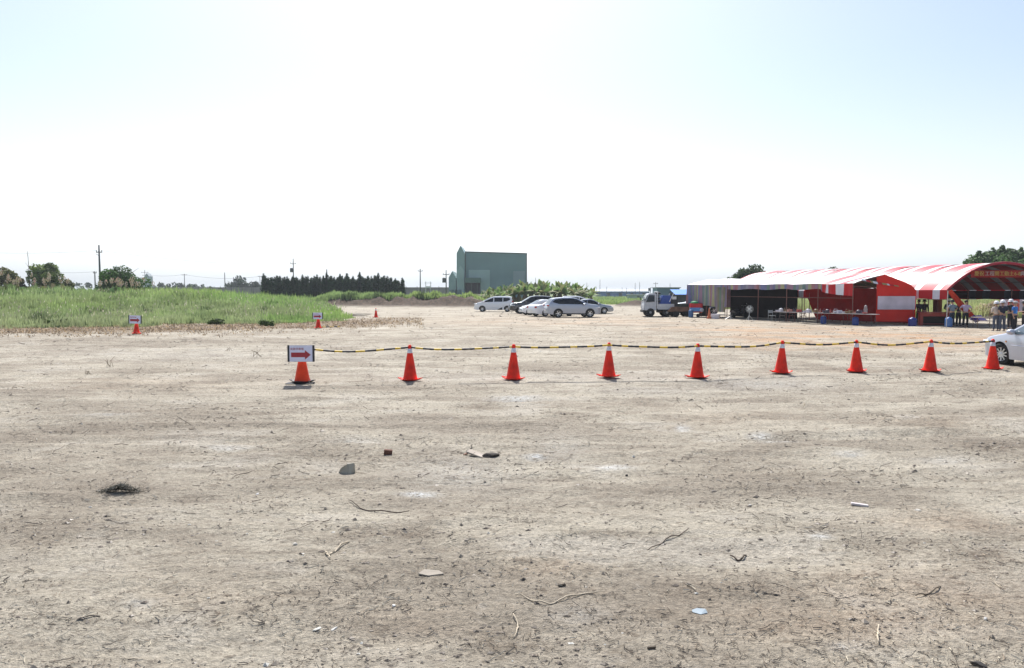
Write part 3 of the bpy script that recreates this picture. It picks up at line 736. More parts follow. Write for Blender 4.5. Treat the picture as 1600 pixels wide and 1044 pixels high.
b = MB(); b.tube([(0,0,5.6),(-.45,0,5.95)], .03, 6); o2 = [o for o in COL.objects if o.name.startswith('utility_pole')][0]; b.build('lamp_arm', M['pole'], o2)
pole(148, 130, 424, 'short pole just left of the tall utility pole', .12, ((.3,.6),))
pole(226, 290, 422, 'thin pole with crossbar above the small grey tower', .13, ((1.0,3),(2.2,2)), thin=True)
pole(288, 250, 428, 'far pole above the horizon trees, left of the cypresses', .14, ((.4,2),))
pole(351, 220, 426, 'dark pole at the left side of the larger far tree', .15)
pole(365, 215, 433, 'dark thin pole in front of the larger far tree', .13, thin=True)
pole(393, 215, 439, 'thin pole right of the larger far tree', .10, thin=True)
pole(406, 225, 431, 'thin pole just left of the cypress row', .10, ((.2,1.2),), thin=True)
pole(458, 160, 404, 'utility pole with transformer rising behind the cypress row', .13, ((1.2,1.3),), 2.2)
pole(510.5, 165, 421, 'plain pole top rising behind the middle of the cypress row', .16)
pole(656.5, 150, 420, 'utility pole between the cypress row and the green building', .13, ((.5,1.0),))
pole(697, 140, 422, 'utility pole with a transformer just left of the green building', .11, ((.9,1.3),), 1.6)
for px in (837,): pole(px, 200, 434, 'thin pole above the banana grove', .08, thin=True)
for px, top, lb in ((917,442,'thin pole at the right end of the banana grove'),(932,448.5,'thin low pole, left one behind the silver sedan'),(937.5,437,'tallest thin pole behind the silver sedan'),(948,448,'faint short pole right of the tallest thin pole'),
    (972,449,'thin pole before the middle of the long blue shed'),(979,450,'thin low pole before the long blue shed, right of the middle'),(992.5,442,'slim pole left of the white truck'),(999.5,440.5,'tall slim pole above the truck cab'),(1047,443,'slim pole above the blue-roofed shed')):
    pole(px, 250, top, lb, .09, (), None, 'thin poles by the blue shed', thin=True)
pole(1016.5, 230, 449, 'pole with a small transformer above the truck cab', .11, (), .3)
pole(1024.5, 230, 441, 'slim pole with a lamp head above the truck bed', .10, ((.5,1.4),))
# H-frame
p = P(669, 440, 200); o = empty('transmission_gantry', (p.x, 200, 0), 0, 'small H-shaped frame of two posts between poles left of the green building', 'gantry')
for s_ in (-.7, .7): MB().tube([(s_,0,0),(s_,0,p.z)], .09, 6).build('post', M['pole_l'] if 'pole_l' in M else M['pipe_l'], o)
MB().box((0,0,p.z-.4), (2.0,.1,.1)).box((0,0,p.z-1.6), (1.5,.5,.5)).build('crossbar', M['pipe_l'], o)
def wire(pa, pb, sag, label, r=.02):
    pts = [pa.lerp(pb, t/16) - Vector((0,0,sag*4*(t/16)*(1-t/16))) for t in range(17)]
    tag(MB().tube(pts, r, 4).build('power_line', M['cable']), label, 'power line', 'power lines')
wire(P(-120,388,95), P(151,391.5,95), .5, 'overhead wire running left from the top of the tall utility pole', .012)
wire(P(157,391.5,95), P(458,410,160), .9, 'overhead wire from the tall utility pole towards the cypress row', .012)
wire(P(90,425.5,130), P(148,424.5,130), .15, 'lower overhead wire running left from the short pole', .015)
wire(P(226,429,290), P(288,429,250), .6, 'overhead wire above the horizon trees', .03)
wire(P(288,429,250), P(406,432,225), 1.0, 'overhead wire crossing above the larger far tree', .03)

# long brownish windbreak net
o = empty('windbreak_fence', (0,0,0), 0, 'long brownish grey net fence behind the field, from the horizon trees to the green building', 'fence')
pa = P(225, 449, 235); pb = P(720, 450.5, 235)
b = MB(); b.box(((pa.x+pb.x)/2, 235, pa.z/2), (pb.x-pa.x, .06, pa.z), c_=(.23,.20,.19)); b.build('net_panel', nmat('net', (.25,.22,.215), .9, var=.2, scale=.4), o)
for k in range(30):
    MB().tube([(pa.x+(pb.x-pa.x)*k/29, 234.85, 0),(pa.x+(pb.x-pa.x)*k/29, 234.85, pa.z+.3)], .09, 6).build('post', M['pole'], o)
# small grey tower
p = P(230, 427, 290); w_ = 11/FPX*290
o = empty('grey_tower', (p.x, 290, 0), 0, 'small pale grey pointed tower right of the creeper-covered clump', 'tower')
gt = nmat('pale_cladding', (.36,.40,.43), .8, var=.06, scale=1)
z1 = p.z; b = MB(); b.add([(-w_/2+.9,-1.5,0),(w_/2,-1.5,0),(w_/2,-1.5,z1-1.3),(w_*.17,-1.5,z1),(-w_/2+.9,-1.5,z1-1.6),(-w_/2+.9,1.5,0),(w_/2,1.5,0),(w_/2,1.5,z1-1.3),(w_*.17,1.5,z1),(-w_/2+.9,1.5,z1-1.6)],
    [(0,1,2,3,4),(9,8,7,6,5),(1,6,7,2),(2,7,8,3),(3,8,9,4),(4,9,5,0)]); b.build('wall', gt, o)
MB().box((-w_/2-.3,0,z1-2.0), (2.0,2.6,.3)).build('roof_ledge', M['pole'], o)
MB().box((w_/2+.5,0,2.5), (1.0,2.2,5.0)).build('side_annex', gt, o)

# the green building
def corrug(name, c1, sc=1.2, var=.08):
    m = nmat(name, c1, .55, .1, var=var, scale=.25)
    n = m.node_tree.nodes; l = m.node_tree.links; b = n['Principled BSDF']
    tc = n.new('ShaderNodeTexCoord'); wv = n.new('ShaderNodeTexWave'); wv.bands_direction = 'X'; wv.inputs['Scale'].default_value = sc
    l.new(tc.outputs['Object'], wv.inputs['Vector']); bp = n.new('ShaderNodeBump'); bp.inputs['Strength'].default_value = .8; bp.inputs['Distance'].default_value = .12
    l.new(wv.outputs[0], bp.inputs['Height']); l.new(bp.outputs[0], b.inputs['Normal']); return m
GY = 190
mg = corrug('green_sheet', (.20,.31,.34)); mgl = corrug('pale_green_sheet', (.36,.49,.49)); mgt = corrug('tower_green_sheet', (.28,.40,.41)); mtrim = nmat('dark_trim', (.07,.085,.09), .6)
def gx(px): return (px-800)/FPX*GY
def gz(py): return CH + (HOR-py)/FPX*GY
o = empty('green_warehouse', (gx(770), GY, 0), 0, 'tall dull green sheet metal warehouse with pointed tower strips beside the banana grove', 'building')
X0 = gx(770)
b = MB(); zl, zr = gz(394.5), gz(397); xl, xr = gx(727)-X0, gx(823)-X0
b.add([(xl,0,0),(xr,0,0),(xr,0,zr),(xl,0,zl),(xl-.6,22,0),(xr-.6,22,0),(xr-.6,22,zr-.3),(xl-.6,22,zl-.3)], [(0,1,2,3),(1,5,6,2),(5,4,7,6),(4,0,3,7),(3,2,6,7)])
b.build('wall', mg, o)
b = MB(); b.add([(xl-.05,-.12,zl-.05),(xr+.15,-.12,zr-.05),(xr+.15,-.12,zr+.18),(xl-.05,-.12,zl+.22),(xl-.05,.0,zl-.05),(xr+.15,.0,zr-.05),(xr+.15,.0,zr+.18),(xl-.05,.0,zl+.22)], [(0,1,2,3),(1,5,6,2),(3,2,6,7),(0,4,5,1),(4,0,3,7),(7,6,5,4)])
b.build('roof_trim', mtrim, o)
MB().box((xl+.12,-.06,zl/2), (.22,.1,zl)).build('corner_trim', mtrim, o)
MB().box((xr-.05,-.05,zr/2), (.22,.1,zr)).build('corner_trim', mtrim, o)
def pencil(pxl, pxr, ptop, psh, name, y0, dpt, mt):
    a, c = gx(pxl)-X0, gx(pxr)-X0; m_ = (a+c)/2; zt, zs = gz(ptop), gz(psh)
    b = MB(); b.add([(a,y0,0),(c,y0,0),(c,y0,zs),(m_,y0,zt),(a,y0,zs),(a+.1,y0+dpt,0),(c+.1,y0+dpt,0),(c+.1,y0+dpt,zs),(m_,y0+dpt,zt),(a+.1,y0+dpt,zs)],
        [(0,1,2,3,4),(9,8,7,6,5),(1,6,7,2),(2,7,8,3),(3,8,9,4),(4,9,5,0)]); b.build(name, mt, o)
pencil(714.2, 726.6, 384.5, 396.5, 'pointed_tower', -.9, 14, mgt)
pencil(714.9, 725.6, 415, 424, 'tower_panel', -1.05, .12, mgl)
pencil(702, 713, 424, 434, 'small_pointed_tower', -1.2, 12, mgt)
b = MB()
for k in range(9): b.box((gx(704+k*2.1)-X0, -1.5, gz(459)), (.12,.08,2.2))
b.build('railing', mtrim, o)
MB().box((gx(749)-X0, -.06, (gz(424)+gz(456))/2), (gx(766)-gx(733), .1, gz(424)-gz(460))).build('pale_panel', mgl, o)
MB().box((gx(811)-X0, -.05, (gz(425)+gz(460))/2), (gx(820)-gx(802), .08, gz(425)-gz(462))).build('side_panel', corrug('greyblue_sheet', (.29,.37,.42)), o)
MB().box(((gx(728)+gx(752))/2-X0, -1.5, (gz(434.5)+gz(442))/2), (gx(752)-gx(728), 2.8, gz(434.5)-gz(442))).build('canopy', corrug('canopy_sheet', (.11,.19,.17)), o)
MB().box(((gx(728)+gx(751))/2-X0, -.19, gz(442)/2), (gx(751)-gx(728), .14, gz(442)-.05)).build('doorway', nmat('dark_doorway', (.035,.035,.045), .8), o)
MB().box((gx(737)-X0, -.75, gz(450)), (.25,.2,5)).box((gx(746)-X0, -.75, gz(450)), (.2,.2,5)).build('canopy_post', mtrim, o)
# long blue shed far right of the cars
p0 = P(922, 457, 300); p1 = P(1012, 457, 300)
o = empty('long_blue_shed', ((p0.x+p1.x)/2, 300, 0), 0, 'long low blue shed with pale roof on the horizon behind the silver sedan', 'building')
Lw = p1.x-p0.x
MB().box((0,0,1.2), (Lw,8,2.4)).build('wall', corrug('blue_sheet', (.10,.20,.42), .5), o)
b = MB(); b.add([(-Lw/2-.3,-4.6,2.4),(Lw/2+.3,-4.6,2.4),(Lw/2+.3,0,3.3),(-Lw/2-.3,0,3.3),(-Lw/2-.3,4.6,2.4),(Lw/2+.3,4.6,2.4),(-Lw/2-.3,-4.6,2.55),(Lw/2+.3,-4.6,2.55),(Lw/2+.3,0,3.5),(-Lw/2-.3,0,3.5),(-Lw/2-.3,4.6,2.55),(Lw/2+.3,4.6,2.55)],
  [(6,7,8,9),(9,8,11,10),(0,1,7,6),(1,2,8,7),(2,5,11,8),(3,0,6,9),(4,3,9,10),(5,4,10,11),(2,1,0,3),(5,2,3,4)]); b.build('roof', nmat('pale_roof', (.38,.43,.5), .6), o)
for k in range(5): MB().box((-Lw*.4+k*Lw*.2,-4.06,1.1), (1.2,.1,1.6)).build('door', mtrim, o)
p0 = P(981, 460, 200); o = empty('roadside_hut', (p0.x+2.2, 200, 0), 0, 'low pale green hut in front of the long blue shed', 'hut')
MB().box((0,0,.7), (4.5,2,1.4)).build('wall', nmat('hut_wall', (.35,.42,.38), .8), o); MB().box((0,0,1.48), (5,2.5,.12)).build('roof', M['pipe_l'], o)
MB().box((.6,-1.03,.6), (.7,.06,1.1)).build('door', mtrim, o)
# blue-roofed shed by the truck
p0 = P(1026.5, 449.5, 130); p1 = P(1062, 451, 130)
o = empty('blue_grey_shed', ((p0.x+p1.x)/2, 132, 0), 0, 'flat roofed blue grey metal shed directly behind the white truck', 'building')
Lw = p1.x-p0.x
MB().box((0,0,1.45), (Lw,4,2.9)).build('wall', corrug('grey_blue_sheet', (.17,.27,.36), 2), o)
MB().box((0,0,2.98), (Lw+.4,4.4,.14)).build('roof', nmat('shed_roof', (.33,.36,.38), .6), o)
MB().box((.6,-2.02,1.2), (.9,.06,1.9)).build('door', mtrim, o)
p2 = P(1053, 454, 118); p3 = P(1084, 454, 118)
o = empty('blue_canopy_shed', ((p2.x+p3.x)/2, 119, 0), 0, 'open shed with a bright blue roof sheet between the truck and the striped tent', 'building')
Lw = p3.x-p2.x
b = MB(); b.add([(-Lw/2,-2,1.7),(Lw/2,-2,1.7),(Lw/2,2,2.55),(-Lw/2,2,2.55),(-Lw/2,-2,1.76),(Lw/2,-2,1.76),(Lw/2,2,2.61),(-Lw/2,2,2.61)], [(3,2,1,0),(4,5,6,7),(0,1,5,4),(1,2,6,5),(2,3,7,6),(3,0,4,7)])
b.build('roof', nmat('blue_roof', (.02,.19,.62), .45), o)
for sx in (-1, 1):
    for sy in (-1, 1): MB().tube([(sx*Lw*.48, sy*1.8, 0),(sx*Lw*.48, sy*1.8, 1.72 if sy < 0 else 2.5)], .05, 6).build('post', M['pole'], o)
MB().box((0,1.9,.9), (Lw*.96,.08,1.8)).build('back_wall', nmat('shed_dark', (.06,.06,.07), .8), o)

# ------------------------------------------------------------------ traffic cones, signs, ropes
def make_cone(mat_, dark_base=False, band=True):
    o = empty('traffic_cone')
    b = MB(); H = .80
    b.lathe([(.175,.025),(.172,.05),(.152,.14),(.092,.50),(.062,.665)], n=28, m=0)
    bd = b.build('body', mat_, o, smooth=True); smooth_by_angle(bd)
    b = MB(); n = 5; V = []; F = []
    q = .215
    def up(x, y): return .012 + .055 * (max(abs(x), abs(y)) / q) ** 3 * (.4 + .6 * abs(x * y) / q / q)
    b.grid(lambda u, v: ((u*2-1)*q, (v*2-1)*q, up((u*2-1)*q, (v*2-1)*q) + .018), 8, 8)
    b.grid(lambda u, v: ((u*2-1)*q, (v*2-1)*q, up((u*2-1)*q, (v*2-1)*q)), 8, 8)
    for s_ in (-1, 1):
        b.grid(lambda u, v: ((u*2-1)*q, s_*q, up((u*2-1)*q, s_*q) + .018*v), 8, 1)
        b.grid(lambda u, v: (s_*q, (u*2-1)*q, up(s_*q, (u*2-1)*q) + .018*v), 8, 1)
    ba = b.build('base', M['black'] if dark_base else mat_, o)
    if band: MB().lathe([(.0645,.662),(.0655,.664),(.0505,.765),(.049,.766)], n=24).build('reflective_band', M['band'], o, smooth=True)
    MB().lathe([(.049,.764),(.040,.785),(.047,.79),(.047,.825),(.036,.832),(.030,.852),(.018,.858)], n=20).build('cap', mat_, o, smooth=True)
    return o
cone0 = make_cone(M['cone'])
names = ['first plain red cone right of the big arrow sign','red cone third in the roped line counting the sign cone','red cone fourth in the roped line, straight below the parked silver cars','red cone fifth in the roped line, with a dark hollow at its foot',
    'red cone sixth in the roped line, middle of the right half','red cone seventh in the roped line, below the tents','red cone eighth in the roped line, last before the silver car','rightmost red cone, standing in front of the silver car wheel']
cps = [(641,597),(802,596),(951,592.5),(1089,592),(1220.5,585.5),(1338,583),(1453,583),(1551,577.5)]
q = random.Random(3); cone_objs = []
for k, (px, py) in enumerate(cps):
    o = cone0 if k == 0 else copy_tree(cone0)
    p = GP(px, py-1); o.location = p; o.rotation_euler = (q.uniform(-.03,.03), q.uniform(-.04,.04), R(q.uniform(20, 60))); o.scale = (1,1,1.0)
    tag(o, names[k], 'traffic cone', 'red cones of the roped line'); cone_objs.append(o)
sc = make_cone(M['cone_o'], True, False); p = GP(472.5, 599); sc.location = p; sc.rotation_euler.z = R(38); sc.scale = (1.05,1.05,.93)
tag(sc, 'orange red cone with black foot carrying the nearest arrow sign', 'traffic cone', 'red cones of the roped line')
SIGNP = p.copy()
# dark slab under it
b = MB(); b.box((0,0,.012), (.62,.30,.022), rz=.06); pl = b.build('rubber_mat', M['black'], None, bevel=.005); pl.location = (p.x-.02, p.y-.10, tz(p.x, p.y-.15)+.005)
tag(pl, 'flat dark slab lying under the foot of the nearest sign cone', 'slab')
far_cones = []
for px, py, nb_, lb in ((213.5,521.5,False,'red cone carrying an arrow sign at the edge of the field, far left'),(497.5,513.5,False,'red cone carrying an arrow sign beside the grass tip'),(587.5,496.5,True,'small far red cone standing alone before the earth bank')):
    o = copy_tree(cone0); p = GP(px, py); o.location = p; o.rotation_euler.z = R(30); tag(o, lb, 'traffic cone', 'red cones of the roped line'); far_cones.append(p)
    if not nb_:
        for c in [c for c in COL.objects if c.parent == o and c.name.startswith('reflective')]: bpy.data.objects.remove(c)
    o.scale = (.95,.95,.92)
    if nb_: o['group'] = 'lone cones'; del o['group']
def text_obj(s, size, mat_, name, parent, loc, rot=(PI/2,0,0), ext=.002, sx=1.0):
    cu = bpy.data.curves.new(name, 'FONT'); cu.body = s; cu.size = size; cu.align_x = 'CENTER'; cu.align_y = 'CENTER'; cu.extrude = ext
    t = bpy.data.objects.new('tmp', cu); COL.objects.link(t); bpy.context.view_layer.update()
    me = bpy.data.meshes.new_from_object(t.evaluated_get(bpy.context.evaluated_depsgraph_get()))
    bpy.data.objects.remove(t); me.name = name; me.materials.clear(); me.materials.append(mat_)
    o = bpy.data.objects.new(name, me); COL.objects.link(o); o.parent = parent; o.location = loc; o.rotation_euler = rot; o.scale = (sx,1,1)
    return o
def make_sign():
    o = empty('arrow_sign'); W, H = .61, .37
    MB().box((0,0,H/2), (W-.08,.014,H)).build('board', M['signwhite'], o)
    for s_ in (-1, 1): MB().box((s_*(W/2-.02),0,H/2), (.045,.022,H+.012)).build('edge_strip', M['signblack'], o)
    MB().box((0,0,H+.004), (W-.09,.02,.010)).box((0,0,-.002), (W-.09,.02,.008)).build('rim', M['pipe_l'], o)
    b = MB(); y0, y1 = -.0095, -.0072
    pts = [(-.225,.100),(.09,.100),(.09,.045),(.222,.155),(.09,.262),(.09,.208),(-.225,.208)]
    V = [(x,y0,z) for x,z in pts] + [(x,y1,z) for x,z in pts]; n = len(pts)
    b.add(V, [tuple(range(n)), tuple(range(2*n-1, n-1, -1))] + [(i,(i+1)%n,(i+1)%n+n,i+n) for i in range(n)]); b.build('arrow', M['signred'], o)
    text_obj('來賓停車場', .062, M['signred'], 'lettering', o, (-.09,-.0085,.285), ext=.001, sx=1.0)
    MB().box((0,.055,H/2), (.09,.09,.03)).build('bracket', M['signblack'], o)
    return o
sg = make_sign(); sg.location = (SIGNP.x+.02, SIGNP.y-.13, SIGNP.z+.505); sg.rotation_euler = (0,0,.02)
tag(sg, 'nearest white sign with a dark red arrow, on the cone at the rope end', 'sign', 'white arrow signs on cones')
for k, (lb) in enumerate(('white sign with a dark red arrow on the cone at the far left field edge','white sign with a dark red arrow on the cone beside the grass tip')):
    s2 = copy_tree(sg); p = far_cones[k]; s2.location = (p.x, p.y-.12, p.z+.55); s2.rotation_euler = (0, .03 if k == 0 else 0, -.05); tag(s2, lb, 'sign', 'white arrow signs on cones')
    if k == 0: s2.scale = (1.12,1,1.1)
# striped ropes
ends = [Vector((SIGNP.x+.05, SIGNP.y, SIGNP.z+.80))] + [o.location + Vector((0,0,.80)) for o in cone_objs]
sags = [.075,.06,.045,.05,.065,.05,.07,.055]
for k in range(8):
    a, c = ends[k], ends[k+1]; L_ = (c-a).length; n = 56; q = random.Random(k)
    off = [q.uniform(-.012,.012) for _ in range(n+1)]
    pts = [a.lerp(c, t/n) - Vector((0,0,sags[k]*4*(t/n)*(1-t/n)*(1+.25*math.sin(5*t/n+k)))) for t in range(n+1)]
    per = .44; yel = (.62,.42,.03); blk = (.012,.012,.014)
    cols = [(yel if ((t/n*L_ + .13*k + .04*math.sin(3*t/n*L_)) % per) > .27 else blk) for t in range(n+1)]
    rr = [.0235*(1+.10*math.sin(t*1.7+k)) for t in range(n+1)]
    o = MB().tube(pts, rr, 8, cols=cols).build('barrier_rope', M['rope'], None, smooth=True)
    tag(o, ('black and yellow striped rope span from the nearest arrow sign to the first plain cone','striped rope span between the second and third cone of the line','striped rope span between the third and fourth cone of the line','striped rope span between the fourth and fifth cone of the line',
        'striped rope span between the fifth and sixth cone of the line','striped rope span between the sixth and seventh cone of the line','striped rope span between the seventh and eighth cone of the line','rightmost striped rope span, ending at the cone before the silver car')[k], 'rope', 'striped ropes between the cones')
p = GP(503, 511.5); pts = [Vector((p.x+.12*t, p.y+.05*math.sin(t*1.3), tz(p.x+.12*t, p.y)+.05)) for t in range(10)]
o = MB().tube(pts, .035, 8, cols=[((.6,.4,.05) if t % 4 < 2 else (.02,.02,.02)) for t in range(10)]).build('fallen_rope', M['rope'], None, smooth=True)
tag(o, 'short black and yellow striped rope end lying beside the cone at the grass tip', 'rope')

# ------------------------------------------------------------------ cars
def smooth_prof(pts, n=240, k=5):
    xs = np.linspace(pts[0][0], pts[-1][0], n); z = np.interp(xs, [p[0] for p in pts], [p[1] for p in pts])
    ker = np.ones(k)/k; zz = np.convolve(np.pad(z, (k//2, k//2), 'edge'), ker, 'valid'); return xs, zz
def make_car(name, sp, paint, label, loc, heading, group=None, spokes=5, cladding=None, dark=None):
    """x forward. sp: L W top(list) belt wheels(xr,xf) wr sill windows ..."""
    L_, W = sp['L'], sp['W']; xs_, zs_ = smooth_prof(sp['top'], 400, sp.get('sm', 9)); belt = sp['belt']; roofz = max(zs_)
    xr, xf = sp['wheels']; wr = sp['wr']; ar = wr + .055; sill = sp.get('sill', .20)
    top = lambda x: float(np.interp(x, xs_, zs_))
    bel = (lambda x: float(np.interp(x, [p[0] for p in belt], [p[1] for p in belt])))
    def hw(x, z):
        t = abs(x)/(L_/2); pl = 1 - .05*t**3 - .22*max(0, (t-.86)/.14)**2.2
        bz = bel(x)
        if z <= bz: s_ = 1 - .035*((bz*.72 - z)/(bz*.6))**2 if z < bz*.72 else 1 - .03*((z-bz*.72)/(bz*.28))**2
        else: s_ = .97 - .20*((z-bz)/max(.2, roofz-bz))**1.25
        return W/2*pl*s_
    def zb(x):
        z = sill + .10*max(0, (abs(x)-L_/2+.5)/.5)**2
        for wx in (xr, xf):
            d = abs(x-wx)
            if d < ar: z = max(z, wr + math.sqrt(ar*ar - d*d) - .0)
        return z
    o = empty(name, loc, heading, label, 'car', group)
    st = sorted(set([round(v, 4) for v in np.linspace(-L_/2, L_/2, 70)] + [round(wx + ar*math.cos(a), 4) for wx in (xr, xf) for a in np.linspace(0, PI, 17)]))
    NZ = 12; rings = []
    for x in st:
        z0 = zb(x); z1 = max(top(x), z0 + .05); ring = []
        for k in range(NZ):
            z = z0 + (z1 - .045 - z0)*k/(NZ-1); ring.append((x, hw(x, z), z))
        h_ = hw(x, z1-.045); ring += [(x, h_*.975, z1-.018), (x, h_*.90, z1-.004), (x, h_*.5, z1+.012), (x, 0, z1+.018)]
        rings.append(ring + [(a, -b_, c_) for a, b_, c_ in ring[-2::-1]])
    n = len(rings[0]); V = [p for r in rings for p in r]
    F = [(i*n+k, (i+1)*n+k, (i+1)*n+k+1, i*n+k+1) for i in range(len(rings)-1) for k in range(n-1)]
    F += [tuple(range(n)), tuple((len(rings)-1)*n + k for k in range(n))[::-1]]
    b = MB(); b.add(V, F); bd = b.build('body', paint, o, smooth=True); smooth_by_angle(bd, .7)
    # floor and wells
    b = MB(); b.box((0,0,sill+.12), (L_*.94, W*.80, .16)); b.box((0,0,.55), (L_*.9, W*.74, .42))
    for wx in (xr, xf): b.box((wx,0,.5), (ar*2.02, W*.86, .42))
    b.build('underbody', M['under'], o)
    # glass panels on sides
    def panel(poly, name, mat_, off=.006, both=True, nx=22, nz=5):
        """poly: lower list and upper list of (x,z)"""
        lo, hi = poly; x0, x1 = lo[0][0], lo[-1][0]
        for s_ in ((1,-1) if both else (1,)):
            b = MB()
            def fn(u, v):
                x = x0 + (x1-x0)*u; a = np.interp(x, [p[0] for p in lo], [p[1] for p in lo]); c = np.interp(x, [p[0] for p in hi], [p[1] for p in hi])
                z = a + (c-a)*v; return (x, s_*(hw(x, z)+off), z)
            b.grid(fn, nx, nz); 
            b.build(name, mat_, o, smooth=True)
    gl = sp.get('glass', M['glass'])
    for poly in sp['side_glass']: panel(poly, 'side_window', gl, .005)
    for poly in sp.get('cladding', []): panel(poly, 'cladding', M['blackpl'], .012)
    for poly in sp.get('doors', []): panel(poly, 'door', paint, .007, nx=16, nz=8)
    for (x, z) in sp.get('handles', []):
        for s_ in (1,-1): MB().box((x, s_*(hw(x,z)+.022), z), (.17,.03,.03)).build('door_handle', paint, o, bevel=.006)
    def toppanel(x0, x1, name, mat_, f0=.86, f1=.80):
        b = MB()
        def fn(u, v):
            x = x0+(x1-x0)*u; h_ = hw(x, top(x)-.045)*(f0+(f1-f0)*u); y = (v*2-1)*h_
            return (x, y, top(x)+.016-.016*abs(v*2-1)**2 + .006)
        b.grid(fn, 16, 8); b.build(name, mat_, o, smooth=True)
    if 'windscreen' in sp: toppanel(*sp['windscreen'], 'windscreen', gl)
    if 'rear_glass' in sp: toppanel(*sp['rear_glass'], 'rear_window', gl)
    # wheels
    tyre = MB().lathe([(wr*.62,-.10),(wr*.9,-.115),(wr*.985,-.09),(wr,-.04),(wr,.04),(wr*.985,.09),(wr*.9,.115),(wr*.62,.10)], n=32, axis='Y', cap=False)
    tm = tyre.mesh('wheel', M['tyre'], True)
    rb = MB(); r_ = wr*.66
    rb.lathe([(r_,-.105),(r_,-.085),(r_*.9,-.08),(r_*.9,.0),(r_*.2,.0)], n=28, axis='Y', cap=False)
    for k in range(spokes):
        a = 2*PI*k/spokes; c_, s2 = math.cos(a), math.sin(a); px_, pz_ = -s2, c_; w0, w1 = wr*.07*(10/spokes)**.5, wr*.05*(10/spokes)**.5
        rb.add([(c_*r_*.14+px_*w0,-.088,s2*r_*.14+pz_*w0),(c_*r_*.14-px_*w0,-.088,s2*r_*.14-pz_*w0),(c_*r_*.97-px_*w1,-.098,s2*r_*.97-pz_*w1),(c_*r_*.97+px_*w1,-.098,s2*r_*.97+pz_*w1),
                (c_*r_*.14+px_*w0,-.06,s2*r_*.14+pz_*w0),(c_*r_*.14-px_*w0,-.06,s2*r_*.14-pz_*w0),(c_*r_*.97-px_*w1,-.06,s2*r_*.97-pz_*w1),(c_*r_*.97+px_*w1,-.06,s2*r_*.97+pz_*w1)], [(0,1,2,3),(0,3,7,4),(1,5,6,2),(4,7,6,5)])
    rb.lathe([(.03,-.10),(r_*.22,-.095),(r_*.24,-.06)], n=14, axis='Y')
    rm = rb.mesh('rim', M['rim'])
    hb = MB().lathe([(r_*.88,-.03),(r_*.88,-.02)], n=24, axis='Y').mesh('brake', M['under'])
    for wx in (xr, xf):
        for s_ in (1,-1):
            wo = bpy.data.objects.new('wheel', tm); COL.objects.link(wo); wo.parent = o; wo.location = (wx, s_*(W/2-.125), wr)
            if s_ > 0: wo.rotation_euler.z = PI
            if wx == xf: wo.rotation_euler.z += sp.get('steer', 0)
            ro = bpy.data.objects.new('rim', rm); COL.objects.link(ro); ro.parent = wo; ro.rotation_euler.y = random.random()*2
            ho = bpy.data.objects.new('brake_disc', hb); COL.objects.link(ho); ho.parent = wo
    # lamps
    for (x, z, dx, dz, dy) in sp.get('head', []):
        for s_ in (1,-1): 
            b = MB(); b.lathe([(.02,-.09),(.6,-.06),(.95,0),(1,.05),(.95,.1),(.6,.16),(.02,.19)], n=14)
            v_ = [Vector((p[0]*dx, p[1]*dy, (p[2]-.05)*dz*5)) for p in b.v]
            b.v = [tuple(Vector((x, s_*(hw(x,z)-dy*.72), z)) + p) for p in v_]; b.build('headlight', M['lamp'], o, smooth=True)
    for (x, z, dx, dz, dy) in sp.get('tail', []):
        for s_ in (1,-1):
            b = MB(); b.box((x, s_*(hw(x,z)-dy*.5+.012), z), (dx, dy, dz)); b.build('tail_light', M['redlamp'], o, bevel=.02)
    mx, mz = sp['mirror']
    for s_ in (1,-1):
        b = MB(); b.lathe([(.01,-.1),(.07,-.08),(.09,0),(.085,.05),(.07,.07)], n=12, axis='X'); b.v = [(v[0]+mx, v[1]*1.25+s_*(hw(mx,mz)+.13), v[2]*.95+mz+.03) for v in b.v]
        mo = b.build('mirror', paint, o, smooth=True)
        MB().box((mx+.01, s_*(hw(mx,mz)+.03), mz-.01), (.06,.12,.035)).build('mirror_arm', M['blackpl'], mo)
        MB().lathe([(.075,.0),(.02,.004)], (mx-.0, 0, 0), n=10, axis='X').build('mirror_foot', M['blackpl'], mo) if False else None
    b = MB(); b.box((L_/2-.035, 0, sill+.28), (.08, W*.5, .14)); b.build('grille', M['blackpl'], o, bevel=.02)
    b = MB(); b.box((-L_/2-.01, 0, .62 if sp.get('hi') else .5), (.02, .38, .15)); b.build('number_plate', M['plate'], o)
    b = MB(); b.box((L_/2+.005, 0, sill+.22), (.02, .38, .15)); b.build('number_plate', M['plate'], o)
    for e in sp.get('extra', []): e(o, hw, top, paint)
    return o

